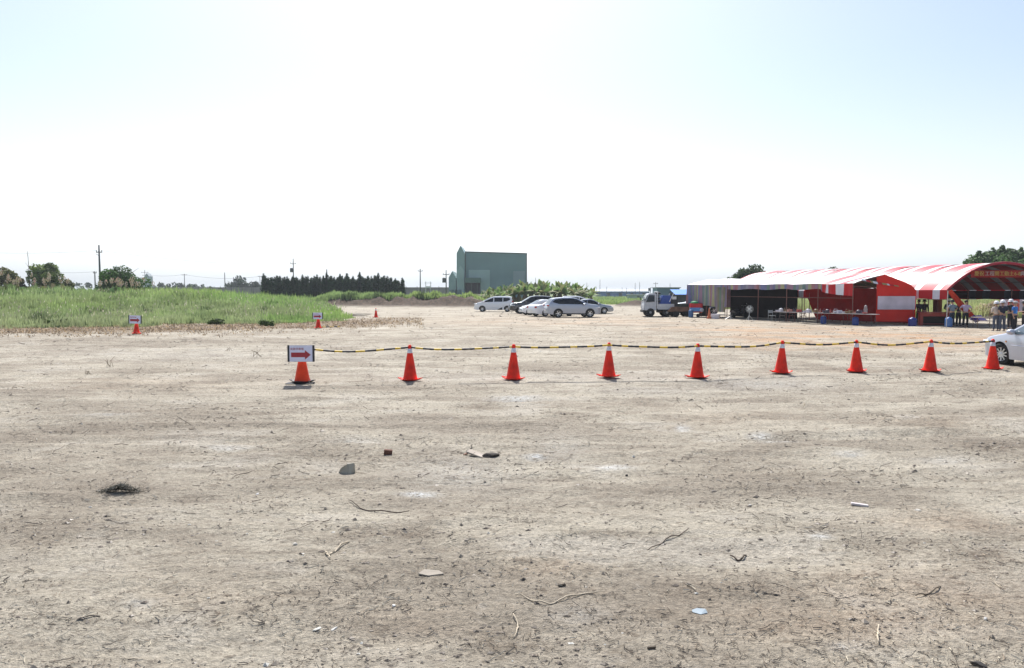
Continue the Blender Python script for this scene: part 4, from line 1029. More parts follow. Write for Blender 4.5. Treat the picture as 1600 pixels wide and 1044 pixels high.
def suv(L_=4.6, W=1.84, H=1.68):
    h = L_/2; s_ = H/1.68
    return dict(L=L_, W=W, wr=.36, wheels=(-1.38, 1.33), sill=.28, hi=True,
        top=[(-h,.60),(-h+.02,.98),(-h+.12,1.10),(-h+.42,1.52*s_),(-h+.62,1.62*s_),(-1.0,1.68*s_),(-.2,1.685*s_),(.25,1.61*s_),(1.0,1.24),(1.2,1.16),(h-.35,1.06),(h-.10,.90),(h,.62)],
        belt=[(-h,1.12),(-1.0,1.12),(1.0,1.05),(h,.95)],
        side_glass=[([(-1.85,1.30),(-1.3,1.14),(.98,1.10)], [(-1.85,1.34),(-1.6,1.52*s_),(-1.0,1.58*s_),(-.2,1.59*s_),(.2,1.54*s_),(.96,1.14)])],
        doors=[([(-.98,.40),(-.02,.38)], [(-.98,1.11),(-.02,1.08)]), ([(.0,.38),(.90,.38)], [(.0,1.08),(.90,1.02)])], handles=[(-.82,.98),(.14,.96)],
        cladding=[([(-1.0,.26),(.94,.26)], [(-1.0,.37),(.94,.36)])], windscreen=(1.02, .30), rear_glass=(-h+.14, -h+.5),
        head=[(h-.32,.84,.26,.10,.22)], tail=[(-h+.14,1.02,.34,.12,.2)], mirror=(.80,1.08))
def mpv():
    h = 2.12
    return dict(L=2*h, W=1.70, wr=.31, wheels=(-1.52, 1.18), sill=.2,
        top=[(-h,.5),(-h+.02,1.0),(-h+.06,1.35),(-h+.16,1.60),(-h+.4,1.66),(-.6,1.69),(.0,1.64),(.5,1.48),(1.0,1.24),(1.3,1.08),(h-.28,.93),(h-.06,.70),(h,.45)],
        belt=[(-h,1.06),(.9,1.0),(h,.8)],
        side_glass=[([(-1.85,1.30),(-1.45,1.12),(-1.1,1.10)], [(-1.85,1.42),(-1.7,1.5),(-1.1,1.53)]), ([(-1.02,1.10),(-.12,1.08)], [(-1.02,1.53),(-.12,1.53)]), ([(-.02,1.08),(1.15,1.04)], [(-.02,1.52),(.2,1.45),(.6,1.29),(1.15,1.05)])],
        doors=[([(-1.08,.28),(-.04,.28)], [(-1.08,1.09),(-.04,1.08)]), ([(.0,.28),(.74,.30)], [(.0,1.08),(.74,1.04)])], handles=[(-.9,.95),(.1,.95)], windscreen=(1.26, .25), rear_glass=(-h+.03, -h+.14),
        cladding=[([(-1.0,.22),(-.5,.22)], [(-1.0,.5),(-.5,.28)])],
        head=[(h-.3,.84,.3,.09,.2)], tail=[(-h+.06,1.05,.12,.3,.12)], mirror=(1.0,1.08))
def sedan(L_=4.4, W=1.70, H=1.44, steer=0):
    h = L_/2
    return dict(L=L_, W=W, wr=.31, wheels=(-1.28, 1.30), sill=.2, steer=steer,
        top=[(-h,.5),(-h+.02,.88),(-h+.14,.98),(-h+.62,1.04),(-1.05,1.30),(-.7,1.41),(-.1,H),(.25,1.38),(.95,1.00),(1.15,.94),(h-.35,.82),(h-.1,.68),(h,.46)],
        belt=[(-h,.92),(.9,.88),(h,.72)],
        side_glass=[([(-1.25,1.03),(-.42,.97)], [(-1.25,1.06),(-.95,1.24),(-.42,1.34)]), ([(-.35,.965),(.92,.92)], [(-.35,1.34),(-.05,1.355),(.3,1.27),(.92,.95)])],
        doors=[([(-.9,.28),(-.4,.28)], [(-.9,.96),(-.4,.95)]), ([(-.36,.28),(.84,.28)], [(-.36,.95),(.84,.90)])], handles=[(-.75,.80),(-.2,.80)], windscreen=(.93, .28), rear_glass=(-h+.66, -.75),
        head=[(h-.22,.66,.22,.09,.2)], tail=[(-h+.1,.82,.22,.15,.22)], mirror=(.72,.96))
def at(px, py): return GP(px, py)
make_car('parked_car', mpv(), M['white'], 'white people carrier facing left, leftmost of the parked cars', at(771.5, 487), PI-.06, 'parked cars in the background', spokes=5)
make_car('parked_car', suv(4.7,1.85,1.76), M['blackp'], 'black off-road car with pale bonnet glare facing left, between the two white cars', P(832, 490, 70).xy.to_3d(), PI+.12, 'parked cars in the background', spokes=6)
make_car('parked_car', sedan(4.0,1.65), M['white'], 'white car nose showing between the black off-road car and the white sedan tail', P(845.5, 491, 66).xy.to_3d(), PI+.25, 'parked cars in the background', spokes=7)
make_car('parked_car', sedan(4.5,1.72), M['white'], 'white sedan with dark tail light, its tail sticking out behind the silver off-road car', P(863, 493, 62.6).xy.to_3d(), .55, 'parked cars in the background', spokes=9)
make_car('parked_car', suv(), M['silver2'], 'silver off-road car facing right, nearest of the parked cars', P(893.5, 495.5, 59.3).xy.to_3d(), .17, 'parked cars in the background', spokes=5)
make_car('parked_car', sedan(4.5,1.74,1.46), M['silver'], 'dark silver sedan facing right, its front showing past the silver off-road car', P(922, 489, 70).xy.to_3d(), .02, 'parked cars in the background', spokes=8)
make_car('parked_car', mpv(), M['white'], 'white car of which only the roof shows, behind the silver off-road car', P(905, 484, 82).xy.to_3d(), 0, 'parked cars in the background', spokes=5)
make_car('parked_car', suv(4.6,1.80,1.78), M['white'], 'white station car with tinted windows behind the rusty trailer', P(1090, 488, 67).xy.to_3d(), PI-.12, 'parked cars in the background', spokes=6)
# foreground silver hatchback, heading away from the camera, partly outside the frame
fs = sedan(4.25,1.69,1.46, steer=.22); fs['wr'] = .315; fs['wheels'] = (-1.22,1.27)
def fx(o, hw, top, paint):
    for s_ in (1,-1):
        b = MB(); b.grid(lambda u, v: (-.95+1.75*u, s_*(hw(-.95+1.75*u, .6)+.016+.008*math.sin(PI*v)), .585+.035*v), 14, 3); b.build('side_moulding', paint, o, smooth=True)
        MB().box((1.02, s_*(hw(1.02,.70)+.008), .70), (.035,.016,.05)).build('turn_signal', M['amber'], o)
        b = MB(); b.add([(.86-.26*k, s_*W_, .03) for k, W_ in ((0,.70),(0,.82))] + [(.86, s_*.82, .26), (.86, s_*.70, .26)], [(0,1,2,3)]); b.build('mud_flap', M['black'], o)
fs['extra'] = [fx]; fs['glass'] = M['glass_l']
wp = GP(1562, 569.5)
hd = PI/2 + .03
cx = wp.x + .80*1.0 - (1.27)*math.cos(hd); cy = wp.y - 1.27*math.sin(hd)
make_car('silver_car', fs, M['lsilver'], 'silver car cut by the right edge, its front wheel behind the last cone', (cx, cy, tz(cx, cy)-.01), hd, None, spokes=10)

# ------------------------------------------------------------------ truck and trailer
def truck():
    p = P(1041, 494, 61.5)
    o = empty('flatbed_truck', (p.x, 61.5, 0), PI-.02, 'small white flatbed truck with a blue sheet propped on its bed, beside the tents', 'truck')
    pw = nmat('dull_white', (.50,.52,.55), .45, var=.12); b = MB()
    # cab: x forward
    prof = [(1.0,.55),(1.0,1.98),(1.15,2.04),(1.62,2.02),(1.72,1.92),(2.02,1.30),(2.08,1.0),(2.08,.55)]
    hwid = [.80,.80,.80,.80,.80,.84,.85,.85]; V = []
    for s_ in (1,-1): V += [(x, s_*(w_-.06*(z>1.5)), z) for (x, z), w_ in zip(prof, hwid)]
    n = len(prof); b.add(V, [tuple(range(n)), tuple(range(2*n-1,n-1,-1))] + [(i,i+n,(i+1)%n+n,(i+1)%n) for i in range(n)]); b.build('cab', pw, o, bevel=.04)
    for s_ in (1,-1):
        b = MB(); V = [(1.18,1.30),(1.92,1.26),(1.66,1.86),(1.18,1.86)]; V2 = [(x, s_*(.80+(.06 if z < 1.5 else .0)), z) for x, z in V]
        b.add(V2 + [(x,y-s_*.03,z) for x,y,z in V2], [(0,1,2,3),(4,5,6,7),(0,1,5,4),(1,2,6,5),(2,3,7,6),(3,0,4,7)]); b.build('side_window', M['glass'], o)
        MB().box((2.12, s_*.98, 1.55), (.05,.16,.32)).box((2.0, s_*.90, 1.45), (.2,.03,.03)).build('mirror', M['black'], o)
        MB().box((2.09, s_*.62, .82), (.05,.3,.16)).build('headlight', M['lamp'], o, bevel=.01)
    b = MB(); V = [(2.05,-.74,1.30),(2.05,.74,1.30),(1.76,.70,1.88),(1.76,-.70,1.88)]; b.add(V + [(x+.02,y,z+.02) for x,y,z in V], [(0,1,2,3),(4,5,6,7),(0,1,5,4),(1,2,6,5),(2,3,7,6),(3,0,4,7)]); b.build('windscreen', M['glass'], o)
    MB().box((2.08,0,.48), (.14,1.66,.2)).build('bumper', M['black'], o, bevel=.02)
    MB().box((.1,.38,.62), (2.4,.12,.18)).box((.1,-.38,.62), (2.4,.12,.12)).box((.4,0,.5), (.8,.9,.3)).build('chassis', M['under'], o)
    MB().box((.2,-.78,.5), (.9,.05,.3)).build('side_guard', nmat('rusty_red', (.16,.06,.05), .8), o)
    MB().box((.0,0,.68), (1.9,1.7,.1)).build('bed_floor', M['under'], o)
    for s_ in (1,-1):
        b = MB(); b.box((.2, s_*.87, .87), (1.4,.045,.48))
        for k in range(5): b.box((-.45+k*.33, s_*(.90), .87), (.035,.02,.48))
        b.build('side_board', pw, o)
    MB().box((.93,0,.95), (.05,1.7,.6)).build('headboard', M['white'], o)
    wm = MB().lathe([(.18,-.11),(.34,-.12),(.37,-.07),(.37,.07),(.34,.12),(.18,.11)], n=22, axis='Y').mesh('wheel', M['tyre'], True)
    hm = MB().lathe([(.03,-.125),(.16,-.10),(.19,-.06)], n=16, axis='Y').mesh('hub', nmat('steel_hub', (.3,.3,.3), .6, .3))
    for wx, yy in ((1.52,.74),(1.52,-.74),(.1,.74),(.1,-.74)):
        wo = bpy.data.objects.new('wheel', wm); COL.objects.link(wo); wo.parent = o; wo.location = (wx, yy, .37)
        if yy > 0: wo.rotation_euler.z = PI
        h2 = bpy.data.objects.new('hub', hm); COL.objects.link(h2); h2.parent = wo
    # ladder rack in front of bed
    b = MB()
    for s_ in (-.8, .8):
        b.tube([(.92,s_,.9),(.92,s_,2.15)], .03, 6); b.tube([(.3,s_,1.0),(.86,s_,2.1)] if False else [(-.1,s_,1.28),(-.45,s_,2.02)][::-1], .028, 6)
    b.tube([(.92,-.8,2.15),(.92,.8,2.15)], .03, 6).tube([(.92,-.8,1.7),(.92,.8,1.7)], .03, 6); b.build('rack', M['white'], o)
    return o
T = truck(); TL = T.location
# things on the bed (world coords; truck faces -x)
def W_(x, y, z): return T.matrix_basis @ Vector((x, y, z))
bpy.context.view_layer.update()
p = W_(.12, -.1, .93)
b = MB(); b.box((0,0,.62), (1.22,.9,.56), ry=0); V = [(-.62,-.5,.12),(.42,-.5,.12),(.42,-.5,1.08),(-.28,-.5,1.08),(-.62,.5,.12),(.42,.5,.12),(.42,.5,1.08),(-.28,.5,1.08)]
b = MB(); b.add(V, [(0,1,2,3),(7,6,5,4),(0,4,5,1),(1,5,6,2),(2,6,7,3),(3,7,4,0)]); o = b.build('tarp_covered_box', nmat('blue_tarp', (.02,.07,.33), .5, bump=.4, bscale=5), None, bevel=.03, loc=(p.x+.0, p.y, .76))
tag(o, 'bright blue tarp covered load on the truck bed', 'load')
p = W_(.72, -.3, .93); b = MB()
for k in range(5): b.box((random.uniform(-.1,.1), random.uniform(-.3,.3), .12+k*.24), (.36,.6,.20), rz=random.uniform(-.3,.3))
b.lathe([(.05,1.2),(.26,1.22),(.3,1.32),(.2,1.42),(.05,1.44)], n=12); o = b.build('machine_stack', M['black'], None, bevel=.03, loc=(p.x, p.y, .72)); tag(o, 'pile of black gear stacked behind the truck cab', 'gear')
p = W_(-.62, -.1, 0); b = MB(); b.box((0,0,1.28), (.55,1.1,.95)).box((0,0,.80), (.6,1.2,.08)); o = b.build('generator_box', nmat('dark_box', (.05,.045,.045), .7), None, bevel=.03, loc=(p.x, p.y, 0)); tag(o, 'dark square machine box at the tail of the truck bed', 'machine')
MB().box((-.05,-.57,1.62), (.36,.02,.24)).build('label_plate', M['plate'], o)
# rusty trailer
p = P(1060, 494, 61)
o = empty('rusty_trailer', (p.x, 61, 0), 0, 'low rusty brown trailer with an earth coloured side board behind the truck', 'trailer')
rust = nmat('rust', (.17,.095,.06), .85, var=.35, scale=3, bump=.2)
b = MB(); b.add([(-1.1,-.8,.46),(.75,-.8,.46),(.75,-.8,.86),(-.75,-.8,.86),(-1.1,.8,.46),(.75,.8,.46),(.75,.8,.86),(-.75,.8,.86)], [(0,1,2,3),(7,6,5,4),(0,4,5,1),(1,5,6,2),(2,6,7,3),(3,7,4,0)]); b.build('side_board', rust, o, bevel=.02)
MB().box((.0,0,.44), (1.7,1.5,.08)).build('frame', M['under'], o)
MB().box((.30,-.3,1.0), (.85,.5,.27)).build('tool_chest', nmat('dark_green_chest', (.03,.045,.035), .7), o, bevel=.02)
MB().tube([(-1.0,0,.45),(-1.6,0,.42)], .05, 6).build('drawbar', rust, o)
for wx in (-.38, .62):
    for s_ in (1,-1):
        MB().lathe([(.14,-.1),(.28,-.1),(.31,-.06),(.31,.06),(.28,.1),(.14,.1)], n=20, axis='Y').build('wheel', M['tyre'], o, smooth=True, loc=(wx, s_*.68, .31))

# ------------------------------------------------------------------ tents
D = Vector((-.414, .910, 0))
CAN = [(.22,.16,.26),(.13,.13,.30),(.36,.17,.24),(.10,.22,.17),(.46,.45,.18),(.20,.20,.32),(.42,.12,.12),(.26,.18,.30),(.13,.16,.38),(.30,.34,.22),(.36,.16,.26),(.30,.28,.34)]
CAN = [tuple(.62*a+.38*g for a, g in zip(c, (.25,.24,.27))) for c in CAN]
def multi(t, seed=0):
    k = int(math.floor(t)); return CAN[(k*7 + (k*k) % 5 + seed) % 12]
RED = (.50,.014,.020); WHT = (.70,.71,.76); RTOP = (.60,.075,.10); WTOP = (.80,.80,.80)  # TOP pair: same stripe cloth, paler, with the sun's sheen put into the colour
# --- tent A (gable, open front)
FLx, FLy = 22.15, 45.8; E = Vector((3.75, -.35, 0)); A0 = Vector((FLx, FLy, 0)); LA = 16.8
def A(s, e, z): v = A0 + D*s + E*e; return (v.x, v.y, z)
def ez(s, e):   # roof height; e 0..1 across
    lo = 2.68 if e < .5 else 2.45 + .2*(1 - 2*abs(e-.5)); t = 1 - abs(e-.5)*2
    far = .10*s/LA; sag = .05*math.sin(PI*((s/2.8) % 1))*1.0
    le = 2.70 if e < .5 else 2.42
    return le + (3.24-le)*(t**.85) + far*(1-t)*.8 - sag*(.5+.5*(1-t)) + .025*math.sin(s*2.1+e*5)
tA = empty('gabled_tent', A0, 0, 'long gabled party tent with white roof, multicoloured striped side and open red front corner', 'tent')
def rel(fn): return lambda u, v: tuple(Vector(fn(u, v)) - A0)
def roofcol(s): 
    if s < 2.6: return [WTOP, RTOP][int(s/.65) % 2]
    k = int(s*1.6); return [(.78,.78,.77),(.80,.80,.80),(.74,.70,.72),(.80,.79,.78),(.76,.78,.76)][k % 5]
b = MB(); b.grid(rel(lambda u, v: A(-.05+u*(LA+.05), v, ez(u*LA, v))), 84, 16, colfn=lambda u, v: roofcol(u*LA))
b.build('roof', M['cloth'], tA, smooth=True)
def gable_shade_col(s): return [(.10,.10,.05),(.16,.02,.015),(.09,.09,.10),(.13,.12,.06)][int(s*1.4) % 4]
b = MB(); b.grid(rel(lambda u, v: A(.04+u*(LA-.1), .01+.98*v, ez(u*LA, .01+.98*v)-.03)), 60, 12, colfn=lambda u, v: gable_shade_col(u*LA)); b.build('shade_sheet', M['clothd'], tA, smooth=True)  # added sheet under the roof, interior shade painted into its dark stripes
# valance along the near eave
b = MB()
def val(s): 
    f = s/2.45
    if f < 1: return RED if f < .27 or .54 < f < .80 or f > .845 else WHT
    return multi(s*3.6)
def vdrop(s): return (.56+.26*(1-s/2.45) if s < 2.45 else .37) + .03*math.sin(s*1.9)
b.grid(rel(lambda u, v: A(u*11.8, -.008-.008*math.sin(u*150)*v, ez(u*11.8, 0)-.01-v*vdrop(u*11.8))), 140, 3, colfn=lambda u, v: val(u*11.8))
b.build('valance', M['cloth'], tA)
# striped side panel at the far end of the near side
b = MB(); b.grid(rel(lambda u, v: A(11.8+u*5.0, -.012-.02*math.sin(u*40)*v - .012*math.sin(u*95)*v, ez(11.8+u*5, 0)-v*(1.78+.05*math.sin(u*9)))), 80, 8, colfn=lambda u, v: multi(u*30+ (1 if v > .5 and u > .8 else 0)))
b.build('striped_side_panel', M['cloth'], tA)
b = MB(); b.grid(rel(lambda u, v: A(11.9+u*1.1, -.03, ez(12,0)-.2-v*2.0)), 10, 6, colfn=lambda u, v: [(.20,.19,.12),(.24,.2,.2),(.14,.2,.16)][int(u*5) % 3]); b.build('side_flap', M['clothd'], tA)
b = MB(); b.grid(rel(lambda u, v: A(LA, u, ez(LA, u)-v*(ez(LA,u)-.8))), 12, 6, colfn=lambda u, v: multi(u*14, 3)); b.build('end_panel', M['clothd'], tA)
# red side wall on the far side (s 0..9), dark tarp beyond
def wallcol(s): return (.33,.010,.012)
b = MB()
def rw(u, v):
    s = u*8.8; zt = ez(s, 1)-.02; z0 = .10 if s < 7.6 else .10 + (s-7.6)/1.2*(2.0)
    z = z0 + (zt-z0)*v; return A(s, .985+.012*math.sin(s*3+v*4), z)
b.grid(rel(rw), 50, 14, (.30,.009,.006)); b.build('red_side_wall', M['clothd'], tA)
b = MB(); b.grid(rel(lambda u, v: A(9.4+u*7.4, .97, .05+v*(ez(9.4+u*7.4, 1)-.08))), 20, 6, (.014,.011,.011)); b.build('dark_side_wall', M['clothd'], tA)
# front: red cover over the right half, with white sheet
b = MB()
def fr(u, v):
    e = .37 + .66*u; zt = 2.42 + (3.24-2.42)*max(0, 1-abs(e-.5)*2)**.85 + .02
    if e > .93: zt -= .22*((e-.93)/.1)**1.5
    z = .22 + (zt-.22)*v; bulge = -.05 - .05*math.sin(v*PI)*math.sin(u*5+1); 
    return A(bulge, e, z)
b.grid(rel(fr), 36, 24, (.68,.016,.006)); ob = b.build('red_front_cover', M['cloth'], tA, smooth=True)
b = MB(); b.grid(rel(lambda u, v: A(-.16-.03*math.sin(u*7), .375+.61*u, 1.00+v*.86)), 14, 6, (.62,.56,.62)); b.build('white_sheet', M['clothd'], tA)
b = MB(); b.grid(rel(lambda u, v: A(-.10-.08*v, .10+.62*u, 2.98-.45*u-.16*v*(1-abs(u-.4)))), 16, 3, colfn=lambda u, v: [WHT,RED,(.35,.3,.12)][int(u*9) % 3]); b.build('bunting', M['cloth'], tA)
# frame
for s_ in (0, 2.8, 5.6, 8.4, 11.8, 14.3, 16.8):
    for e in (0, 1):
        v = Vector(A(s_, e, 0)) - A0; MB().tube([(v.x, v.y, 0), (v.x, v.y, 2.66 if e == 0 else 2.4)], .032, 8).build('post', M['pipe'], tA)
for s_ in (0, 2.8, 5.6, 8.4, 11.8, 14.3, 16.8):
    b = MB(); b.tube([Vector(A(s_, 0, ez(s_,0)-.05))-A0, Vector(A(s_, .5, ez(s_,.5)-.06))-A0, Vector(A(s_, 1, ez(s_,1)-.05))-A0], .025, 6)
    b.tube([Vector(A(s_, 0, 2.5))-A0, Vector(A(s_, 1, 2.35))-A0], .02, 6); b.build('rafter', M['pipe'], tA)
b = MB(); b.tube([Vector(A(0,.0,1.72))-A0, Vector(A(11.8,.0,1.78))-A0], .018, 6); b.build('rail', M['pipe'], tA)
# --- tent B (barrel vault)
B0 = Vector((27.05, 43.8, 0)); EB = Vector((6.95, -.1, 0)); LB = 20.0
def Bp(s, a, z): v = B0 + D*s + EB*a; return Vector((v.x, v.y, z)) - B0
def bz(a): return 2.25 + 1.70*(1-(2*a-1)**2)**.92
tB = empty('arched_tent', B0, 0, 'big barrel roofed red and white striped tent at the right edge', 'tent')
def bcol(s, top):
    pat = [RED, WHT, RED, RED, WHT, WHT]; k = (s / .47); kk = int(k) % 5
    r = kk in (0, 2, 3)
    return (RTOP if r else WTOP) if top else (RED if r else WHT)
b = MB(); b.grid(lambda u, v: Bp(u*LB, v, bz(v)-.075*(1-abs(math.sin(PI*u*LB/2.86)))*math.sin(PI*v)), 170, 28, colfn=lambda u, v: bcol(u*LB, True)); b.build('roof', M['cloth'], tB, smooth=True)
b = MB(); b.grid(lambda u, v: Bp(u*LB, -.004, 2.25-v*(.56+.02*math.sin(u*60))), 170, 2, colfn=lambda u, v: bcol(u*LB, False)); b.build('valance', M['cloth'], tB)
b = MB(); b.grid(lambda u, v: Bp(u*LB, 1.004, 2.25-v*(.62+.02*math.sin(u*50))), 170, 2, colfn=lambda u, v: bcol(u*LB, False)); b.build('valance', M['cloth'], tB)
def vault_shade_col(s, dark=False):  # stripe colours darkened to paint the shade inside the vault
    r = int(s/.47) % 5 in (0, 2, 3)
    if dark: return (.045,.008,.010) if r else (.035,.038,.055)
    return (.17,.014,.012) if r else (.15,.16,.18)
b = MB(); b.grid(lambda u, v: Bp(.05+u*(LB-.1), .004+.992*v, bz(.004+.992*v)-.03-.075*(1-abs(math.sin(PI*u*LB/2.86)))*math.sin(PI*v)), 170, 28, colfn=lambda u, v: vault_shade_col(u*LB)); b.build('shade_sheet', M['clothd'], tB, smooth=True)  # extra sheet below the vault cloth, carries the painted interior shade
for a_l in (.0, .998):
    b = MB(); b.grid(lambda u, v: Bp(.05+u*(LB-.1), a_l, 2.22-v*(.56 if a_l > .5 else .50)), 170, 2, colfn=lambda u, v: vault_shade_col(u*LB, True)); b.build('valance_shade_sheet', M['clothd'], tB)  # added sheets inside the valances, coloured near black as painted shade
b = MB(); b.tube([Bp(0, k/24, bz(k/24)+.0) for k in range(25)], .055, 8, c_=(.30,.012,.03)); b.build('front_arch', M['plain'], tB, smooth=True)
b = MB(); b.grid(lambda u, v: Bp(-.03+.0*v, u, bz(u)+.04-.13*v), 40, 1, (.42,.02,.05)); b.build('edge_trim', M['cloth'], tB)
for s_ in [k*2.86 for k in range(1, 8)]:
    MB().tube([Bp(s_, k/16, bz(k/16)-.06) for k in range(17)], .028, 6).build('arch', M['pipe'], tB)
for a in (.08,.22,.36,.5,.64,.78,.92):
    MB().tube([Bp(0, a, bz(a)-.05), Bp(LB, a, bz(a)-.05)], .02, 6).build('purlin', M['black'], tB)
for s_ in [k*2.86 for k in range(0, 8)]:
    for a in (0, 1):
        p_ = Bp(s_, a, 0); MB().tube([p_, p_ + Vector((0,0,2.25))], .032, 8).build('post', M['pipe'], tB)
    if s_ > 0: MB().tube([Bp(s_, 0, 2.0), Bp(s_, 1, 2.0)], .02, 6).build('tie_bar', M['black'], tB) if int(s_/2.86) % 2 == 0 else None
b = MB(); b.tube([Bp(0,0,1.66), Bp(LB,0,1.66)], .022, 6); b.build('rail', M['pipe'], tB)
b = MB(); b.tube([Bp(2.4,0,1.1), Bp(2.9,0,1.7)], .02, 6).tube([Bp(3.3,0,1.1), Bp(2.9,0,1.7)], .02, 6); b.build('brace', M['pipe'], tB)
# banner across the arch
bn = empty('banner', B0 + Vector((1.25,-.25,2.80)), 0, 'red banner with a line of yellow and white writing hung across the arched tent front', 'banner')
MB().grid(lambda u, v: (u*4.9, .03*math.sin(u*9), .22+v*.44), 30, 3, (.26,.018,.015)).build('cloth', M['clothd'], bn)
ym = nmat('banner_yellow', (.46,.33,.07), .6); wm_ = nmat('banner_white', (.42,.37,.33), .6)
def btxt(s_, x, m_): 
    t = text_obj(s_, .30, m_, 'lettering', bn, (x, -.05, .44), ext=.003)
btxt('慶祝', .48, ym); btxt('工程', 1.12, wm_); btxt('開工動土', 2.02, ym); btxt('6-8', 2.83, ym); btxt('典禮會場', 3.6, wm_)
# red cloth strip slung diagonally
b = MB()
def swg(u, v):
    p0 = Vector(P(1484, 454, 43.3)); p1 = Vector(P(1503, 480, 43.0)); p2 = Vector(P(1528, 503, 42.6))
    c = (p0*(1-u)**2 + p1*2*u*(1-u) + p2*u*u); wdt = .16+.06*math.sin(u*PI)
    return (c.x + (v-.5)*wdt*1.6, c.y + .05*math.sin(v*9), c.z + (v-.5)*wdt*.9)
b.grid(swg, 26, 5, colfn=lambda u, v: (.50,.045,.02) if u < .8 else (.10,.05,.22)); o = b.build('cloth_strip', M['clothd'], None, smooth=True); tag(o, 'orange red strip of cloth slung diagonally from the tent eave to the ground', 'cloth strip')
p = G(1478.5, 513); o = MB().tube([(0,0,0),(.02,0,2.2)], .022, 6).build('tent_pole', M['pipe_l'], None, loc=(p.x, p.y, 0)); tag(o, 'thin pale pole standing in front of the blue barrel and the man in grey', 'pole')

# red platform / altar bench in tent
p0 = P(1437, 487, 45.2); p1 = P(1478, 487, 43.9)
o = empty('red_stage', ((p0.x+p1.x)/2, 44.4, 0), -.3, 'long low red draped counter beneath the striped valance', 'counter')
MB().box((0,0,.84), (1.75,.6,.06)).build('top', nmat('red_top', (.20,.03,.025), .6), o)
MB().box((-.74,0,.41), (.16,.55,.80)).box((.74,0,.41), (.16,.55,.80)).box((0,-.24,.70), (1.4,.05,.2)).build('frame', nmat('orange_red_wood', (.30,.035,.02), .6), o)
MB().box((0,.2,.36), (1.5,.05,.70)).build('back_board', nmat('dark_board', (.035,.025,.02), .8), o)
MB().box((0,-.1,.12), (1.4,.4,.06)).build('shelf', nmat('red_shelf', (.14,.02,.02), .7), o)
p = P(1465, 480, 45.6); o = MB().grid(lambda u, v: ((u-.5)*.62, .04*math.sin(u*14), v*1.75), 12, 4, colfn=lambda u, v: (.10,.012,.01) if u < .5 else (.22,.06,.03)).build('hanging_cloth', M['clothd'], None, loc=(p.x, 45.6, .0))
tag(o, 'dark reddish brown cloth hanging under the striped valance', 'cloth')

# tables with tableware
tt = nmat('table_top', (.45,.42,.42), .4); tl = nmat('table_leg', (.06,.05,.05), .5)
pa = P(1211, 487, 49.8); pb = P(1371, 491, 43.6); a_ = Vector((pa.x, 49.8, 0)); b_ = Vector((pb.x, 43.6, 0)); ang = math.atan2(b_.y-a_.y, b_.x-a_.x); LT = (b_-a_).length/4
tabs = []
for k in range(4):
    c_ = a_.lerp(b_, (k+.5)/4)
    if k == 0:
        o = empty('folding_table'); MB().box((0,0,.735), (LT-.05,.62,.03)).build('tabletop', tt, o, bevel=.005)
        for sx in (-1, 1):
            for sy in (-1, 1): MB().tube([(sx*(LT/2-.2), sy*.26, 0),(sx*(LT/2-.28), sy*.24, .72)], .014, 6).build('leg', tl, o)
        t0 = o
    else: o = copy_tree(t0)
    o.location = c_; o.rotation_euler.z = ang; tabs.append(o)
    tag(o, ('leftmost long folding table under the gabled tent','folding table second from the left under the gabled tent','folding table third from the left under the gabled tent','rightmost folding table reaching in front of the red tent cover')[k], 'table', 'folding tables in a row')
q = random.Random(21); dirv = (b_-a_).normalized(); nrm = Vector((-dirv.y, dirv.x, 0))
kinds = [('bowl', 'bowl'), ('bottle', 'bottle'), ('box', 'carton'), ('pot', 'cooking pot'), ('basket', 'basket')]
cl = [((.5,.48,.55),'pale'),((.35,.05,.04),'red'),((.06,.05,.08),'dark'),((.42,.20,.16),'pinkish'),((.20,.12,.06),'brown'),((.55,.55,.6),'white')]
seen = {}
nn = 26
for k in range(nn):
    t = .03 + .90*k/nn + q.uniform(-.008,.008); c_ = a_.lerp(b_, t) + nrm*q.uniform(-.18,.18); kd, cat = kinds[(k*3+k//5) % 5]; c1, cn = cl[(k*5+k//3) % 6]
    b = MB()
    if kd == 'bowl': b.lathe([(.06,0),(.13,.03),(.17,.10),(.155,.10),(.11,.04)], n=16)
    elif kd == 'bottle': b.lathe([(.045,0),(.05,.02),(.05,.17),(.02,.22),(.018,.27),(.02,.28)], n=12)
    elif kd == 'box': b.box((0,0,.09), (.28,.2,.18), rz=q.uniform(0,1)); b.box((0,0,.185), (.29,.21,.01), rz=0)
    elif kd == 'pot': b.lathe([(.12,0),(.15,.02),(.15,.17),(.16,.18),(.08,.23),(.02,.24),(.025,.27)], n=16)
    else: b.lathe([(.13,0),(.17,.12),(.18,.14),(.165,.14),(.12,.03)], n=16); b.tube([(-.16,0,.13),(-.08,0,.26),(.08,0,.26),(.16,0,.13)], .01, 5)
    o = b.build({'box':'carton','pot':'cooking_pot'}.get(kd, kd), nmat('ware_'+cn, c1, .4), None, smooth=(kd != 'box'), loc=(c_.x, c_.y, .752))
    pos = ('at the left end of the long table row', 'left of the middle of the long table row', 'around the middle of the long table row', 'right of the middle of the long table row', 'at the right end of the long table row')[min(4, int(t*5.3))]
    lb = f'{cn} {cat} {pos}'; seen[lb] = seen.get(lb, 0) + 1
    tag(o, lb, cat, 'things laid out on the tables')
p = P(1352.5, 487, 44.6); o = MB().lathe([(.05,0),(.11,.02),(.12,.30),(.08,.36),(.10,.40),(.07,.50),(.03,.54)], n=14).build('water_dispenser', nmat('grey_ware', (.32,.28,.27), .5), None, smooth=True, loc=(p.x, p.y, .755)); tag(o, 'tall grey jar standing near the right end of the tables', 'jar')
